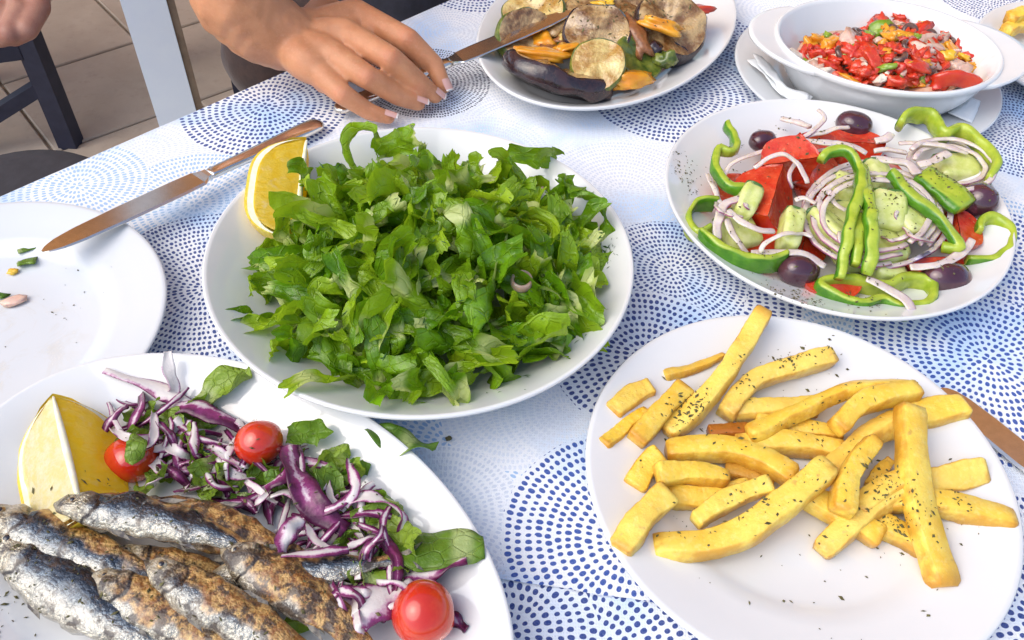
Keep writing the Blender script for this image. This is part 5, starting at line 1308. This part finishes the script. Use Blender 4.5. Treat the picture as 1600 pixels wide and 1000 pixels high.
# white post with a tan side strip
pb0, pb1 = P(281, 300, FZ), P(338, 289, FZ); pd = (pb1 - pb0).normalized(); pn = V3((-pd.y, pd.x, 0)); hwp = (pb1 - pb0).length / 2
post = empty('white_post', (pb0 + pb1) / 2)
for nm_, x0, x1, y0, y1, mt in (('white_face', -hwp, hwp, 0, .05, 'white_wood'), ('tan_strip', hwp + .0005, hwp + .014, .004, .054, 'tan_wood')):
    V, F = [], []; b = (pb0 + pb1) / 2
    for z in (FZ, 1.9):
        for x, y in ((x0, y0), (x1, y0), (x1, y1), (x0, y1)): V.append(V3((b.x, b.y, z)) + pd * x + pn * y)
    F = [(3, 2, 1, 0), (4, 5, 6, 7), (0, 1, 5, 4), (1, 2, 6, 5), (2, 3, 7, 6), (3, 0, 4, 7)]
    centred(nm_, V, F, MAT[mt], smooth=False, parent=post)
tag(post, 'pale blue white painted timber post with a tan edge strip', 'post')
# chair the person sits on
c2 = empty('wooden_chair', T(.62, -.32, FZ))
cb_ = P(397, 205, FZ); fe = (cb_ - E0).dot(ed); fn = (cb_ - E0).dot(en)
for (e, n) in ((0, 0), (.44, 0), (0, -.40), (.44, -.40)):
    V, F = [], []; bar(V, F, T(fe + e, fn + n, FZ), T(fe + e, fn + n, -.35 if n == 0 else .08), .02, .02); centred('leg', V, F, MAT['navy_wood'], smooth=False, parent=c2)
V, F = [], []; bar(V, F, T(fe - .02, fn - .19, -.338), T(fe + .46, fn - .19, -.338), .20, .012); centred('seat', V, F, MAT['navy_wood'], smooth=False, parent=c2)
V, F = [], []; bar(V, F, T(fe + .02, fn - .40, .0), T(fe + .42, fn - .40, .0), .012, .08); centred('backrest', V, F, MAT['navy_wood'], smooth=False, parent=c2)
tag(c2, 'dark navy chair under the person in dark clothes', 'chair')

# ------------------------------------------------------------------ herbs, dill and crumbs scattered on what is there
bpy.context.view_layer.update()
def bvh_of(objs):
    V, F = [], []
    for o in objs:
        b = len(V); M = o.matrix_world
        V += [M @ v.co for v in o.data.vertices]; F += [tuple(b + i for i in p.vertices) for p in o.data.polygons]
    return BVHTree.FromPolygons(V, F)
def all_meshes(names):
    out = []
    for o in bpy.data.objects:
        if o.type == 'MESH' and (o.name.split('.')[0] in names or (o.parent and o.parent.name.split('.')[0] in names)): out.append(o)
    return out
def flecks(name, tree, spots, size, mat, label, cat, seed, long=2.2, lift=.0003):
    rr_ = random.Random(seed); V, F = [], []
    for (x, y) in spots:
        h = tree.ray_cast(V3((x, y, .3)), V3((0, 0, -1)))
        if h[0] is None: continue
        n = h[1]
        if n.z < 0: n = -n
        if n.z < .25: continue
        t = V3((rr_.uniform(-1, 1), rr_.uniform(-1, 1), rr_.uniform(-.3, .3))); t = (t - n * t.dot(n)).normalized(); s = n.cross(t)
        sz_ = size * (.35 + 1.2 * rr_.random() ** 2); l = sz_ * rr_.uniform(.6, 1.2) * long / 2; w_ = sz_ * rr_.uniform(.45, 1.1) / 2; p = h[0] + n * lift; b = len(V)
        c_ = rr_.uniform(-.4, .4) * l
        V += [p - t * l, p - t * l * .2 + s * (w_ + c_ * .3) + n * .0003, p + t * l + s * c_ * .5, p + t * l * .1 - s * w_ + n * .0002, p + n * .0006]
        F += [(b, b + 3, b + 4), (b + 3, b + 2, b + 4), (b + 2, b + 1, b + 4), (b + 1, b, b + 4)]
    o = centred(name, V, F, mat, smooth=False); tag(o, label, cat, kind='stuff'); return o
rs = random.Random(77)
def cloud(c, r, n): return [(c.x + rs.gauss(0, r), c.y + rs.gauss(0, r)) for _ in range(n)]
def disc(c, r, n): 
    out = []
    for _ in range(n):
        a = rs.uniform(0, 6.28); q = r * math.sqrt(rs.random()); out.append((c.x + q * math.cos(a), c.y + q * math.sin(a)))
    return out
t1 = bvh_of(all_meshes({'french_fry'}) + [fries_plate])
sp_ = disc(PL_FRIES, .108, 85) + disc(Z6(620, 480, .02), .06, 110)
for (x, y, n, r) in ((340, 340, 45, .007), (300, 360, 25, .006), (600, 205, 40, .007), (690, 170, 30, .007), (480, 260, 20, .006), (920, 640, 40, .008), (880, 560, 35, .008), (960, 680, 20, .006), (1110, 630, 18, .008), (500, 640, 18, .010), (800, 300, 14, .012), (690, 400, 14, .012), (350, 690, 14, .01)): sp_ += cloud(Z6(x, y, .02), r, int(n * 1.5))
flecks('herb_flecks', t1, sp_, .0017, MAT['herb'], 'dark dried herb flecks over the fries and their plate', 'herbs', 1, 1.7)
t2 = bvh_of(all_meshes({'tomato_wedge', 'cucumber_chunk', 'olive', 'pepper_ring', 'onion_ring'}) + [greek_plate])
sp_ = disc(PL_GREEK, .11, 420)
for (x, y, n, r) in ((150, 310, 40, .008), (120, 260, 18, .008), (180, 355, 20, .004), (520, 815, 26, .006), (600, 820, 45, .010), (680, 850, 30, .006), (760, 290, 50, .008), (830, 250, 40, .008), (985, 480, 50, .008), (1220, 400, 60, .010), (1200, 360, 40, .008), (680, 440, 30, .008), (1380, 440, 25, .006), (900, 830, 40, .010), (1250, 730, 15, .006), (320, 620, 25, .008), (440, 670, 20, .008), (1130, 480, 30, .008), (800, 120, 16, .01), (560, 90, 14, .006), (1090, 90, 10, .006), (1200, 140, 20, .008), (860, 400, 25, .008), (900, 560, 25, .01)): sp_ += cloud(Z5(x, y, .035), r, n)
flecks('herb_flecks', t2, sp_, .0016, MAT['herb'], 'brown dried herb flecks over the tomato and pepper salad', 'herbs', 2, 1.6)
t3 = bvh_of(all_meshes({'lettuce_piece'}) + [green_plate])
flecks('dill_threads', t3, disc(MC, .115, 420) + cloud(P(945, 385, .045), .006, 50) + cloud(P(800, 590, .03), .012, 22) + cloud(P(900, 500, .035), .018, 20), .0010, MAT['dill'], 'fine dark dill threads sprinkled over the chopped lettuce', 'dill', 3, 6.0)
t4 = bvh_of(all_meshes({'grilled_sardine', 'lemon_wedge', 'radicchio_strip', 'salad_leaf', 'cherry_tomato'}) + [fish_plate])
sp_ = disc(PL_FISH, .10, 220) + cloud(P(20, 960, .012), .012, 45) + cloud(P(170, 740, .04), .012, 14) + cloud(P(330, 740, .03), .008, 40) + cloud(P(150, 900, .04), .02, 40) + cloud(P(60, 880, .03), .02, 30)
flecks('herb_flecks', t4, sp_, .0015, MAT['herb'], 'dark herb flecks over the sardines and their platter', 'herbs', 4, 2.2)
t5 = bvh_of(all_meshes({'courgette_slice', 'aubergine_slice', 'roast_pepper', 'roast_vegetable'}) + [veg_plate])
flecks('herb_flecks', t5, disc(V3((.085, .86, 0)), .085, 600), .0017, MAT['herb'], 'dark herb bits sticking to the roast vegetables', 'herbs', 5, 2.4)
t6 = bvh_of([left_plate])
flecks('crumbs', t6, disc(P(90, 470, .01), .05, 12) + cloud(P(100, 478, .01), .004, 6), .0011, MAT['herb'], 'a few dark crumbs on the nearly empty plate', 'crumbs', 6, 1.5)
t7 = bvh_of([saucer] + all_meshes({'baking_dish'}) + [left_plate])
for k, (pth, w_, lab) in enumerate(([[(28, 392), (42, 388), (56, 384)], 11, 'folded dark green leaf scrap lying on the empty plate'], [[(28, 412), (42, 408), (56, 406)], 11, 'second green leaf scrap touching the folded one'], [[(-8, 460), (2, 462), (10, 464)], 8, 'green scrap at the side of the empty plate'])):
    q = [P(x, y, .0105) for x, y in pth]; V, F, UV = sweep(q, rrect(8, 3), lambda u: (w_ / 2000, .0012), 12, twist=lambda u: .3, jit=.0015, jf=150, seed=k)
    tag(centred('leaf_scrap', V, F, MAT['rocket'], UV), lab, 'leaf scrap')
tag(chunk('food_scrap', P(22, 470, .0095), (.009, .005, .002), MAT['onion_dice'], 5, (0, 0, .4), 2.5, .4, 8), 'pinkish translucent food scrap on the empty plate', 'food scrap')
tag(chunk('food_scrap', P(20, 424, .0095), (.004, .003, .0015), MAT['yellow_pepper'], 6, (0, 0, .4), 2.5, .4, 7), 'tiny orange food scrap beside the leaf scraps', 'food scrap')
V = []; q = P(701, 686, .0004)
tag(chunk('cloth_crumb', q + V3((0, 0, .0008)), (.0022, .0018, .0008), MAT['herb'], 8, (0, 0, .4), 4, .4, 5), 'dark square crumb on the bare table cover', 'crumb')
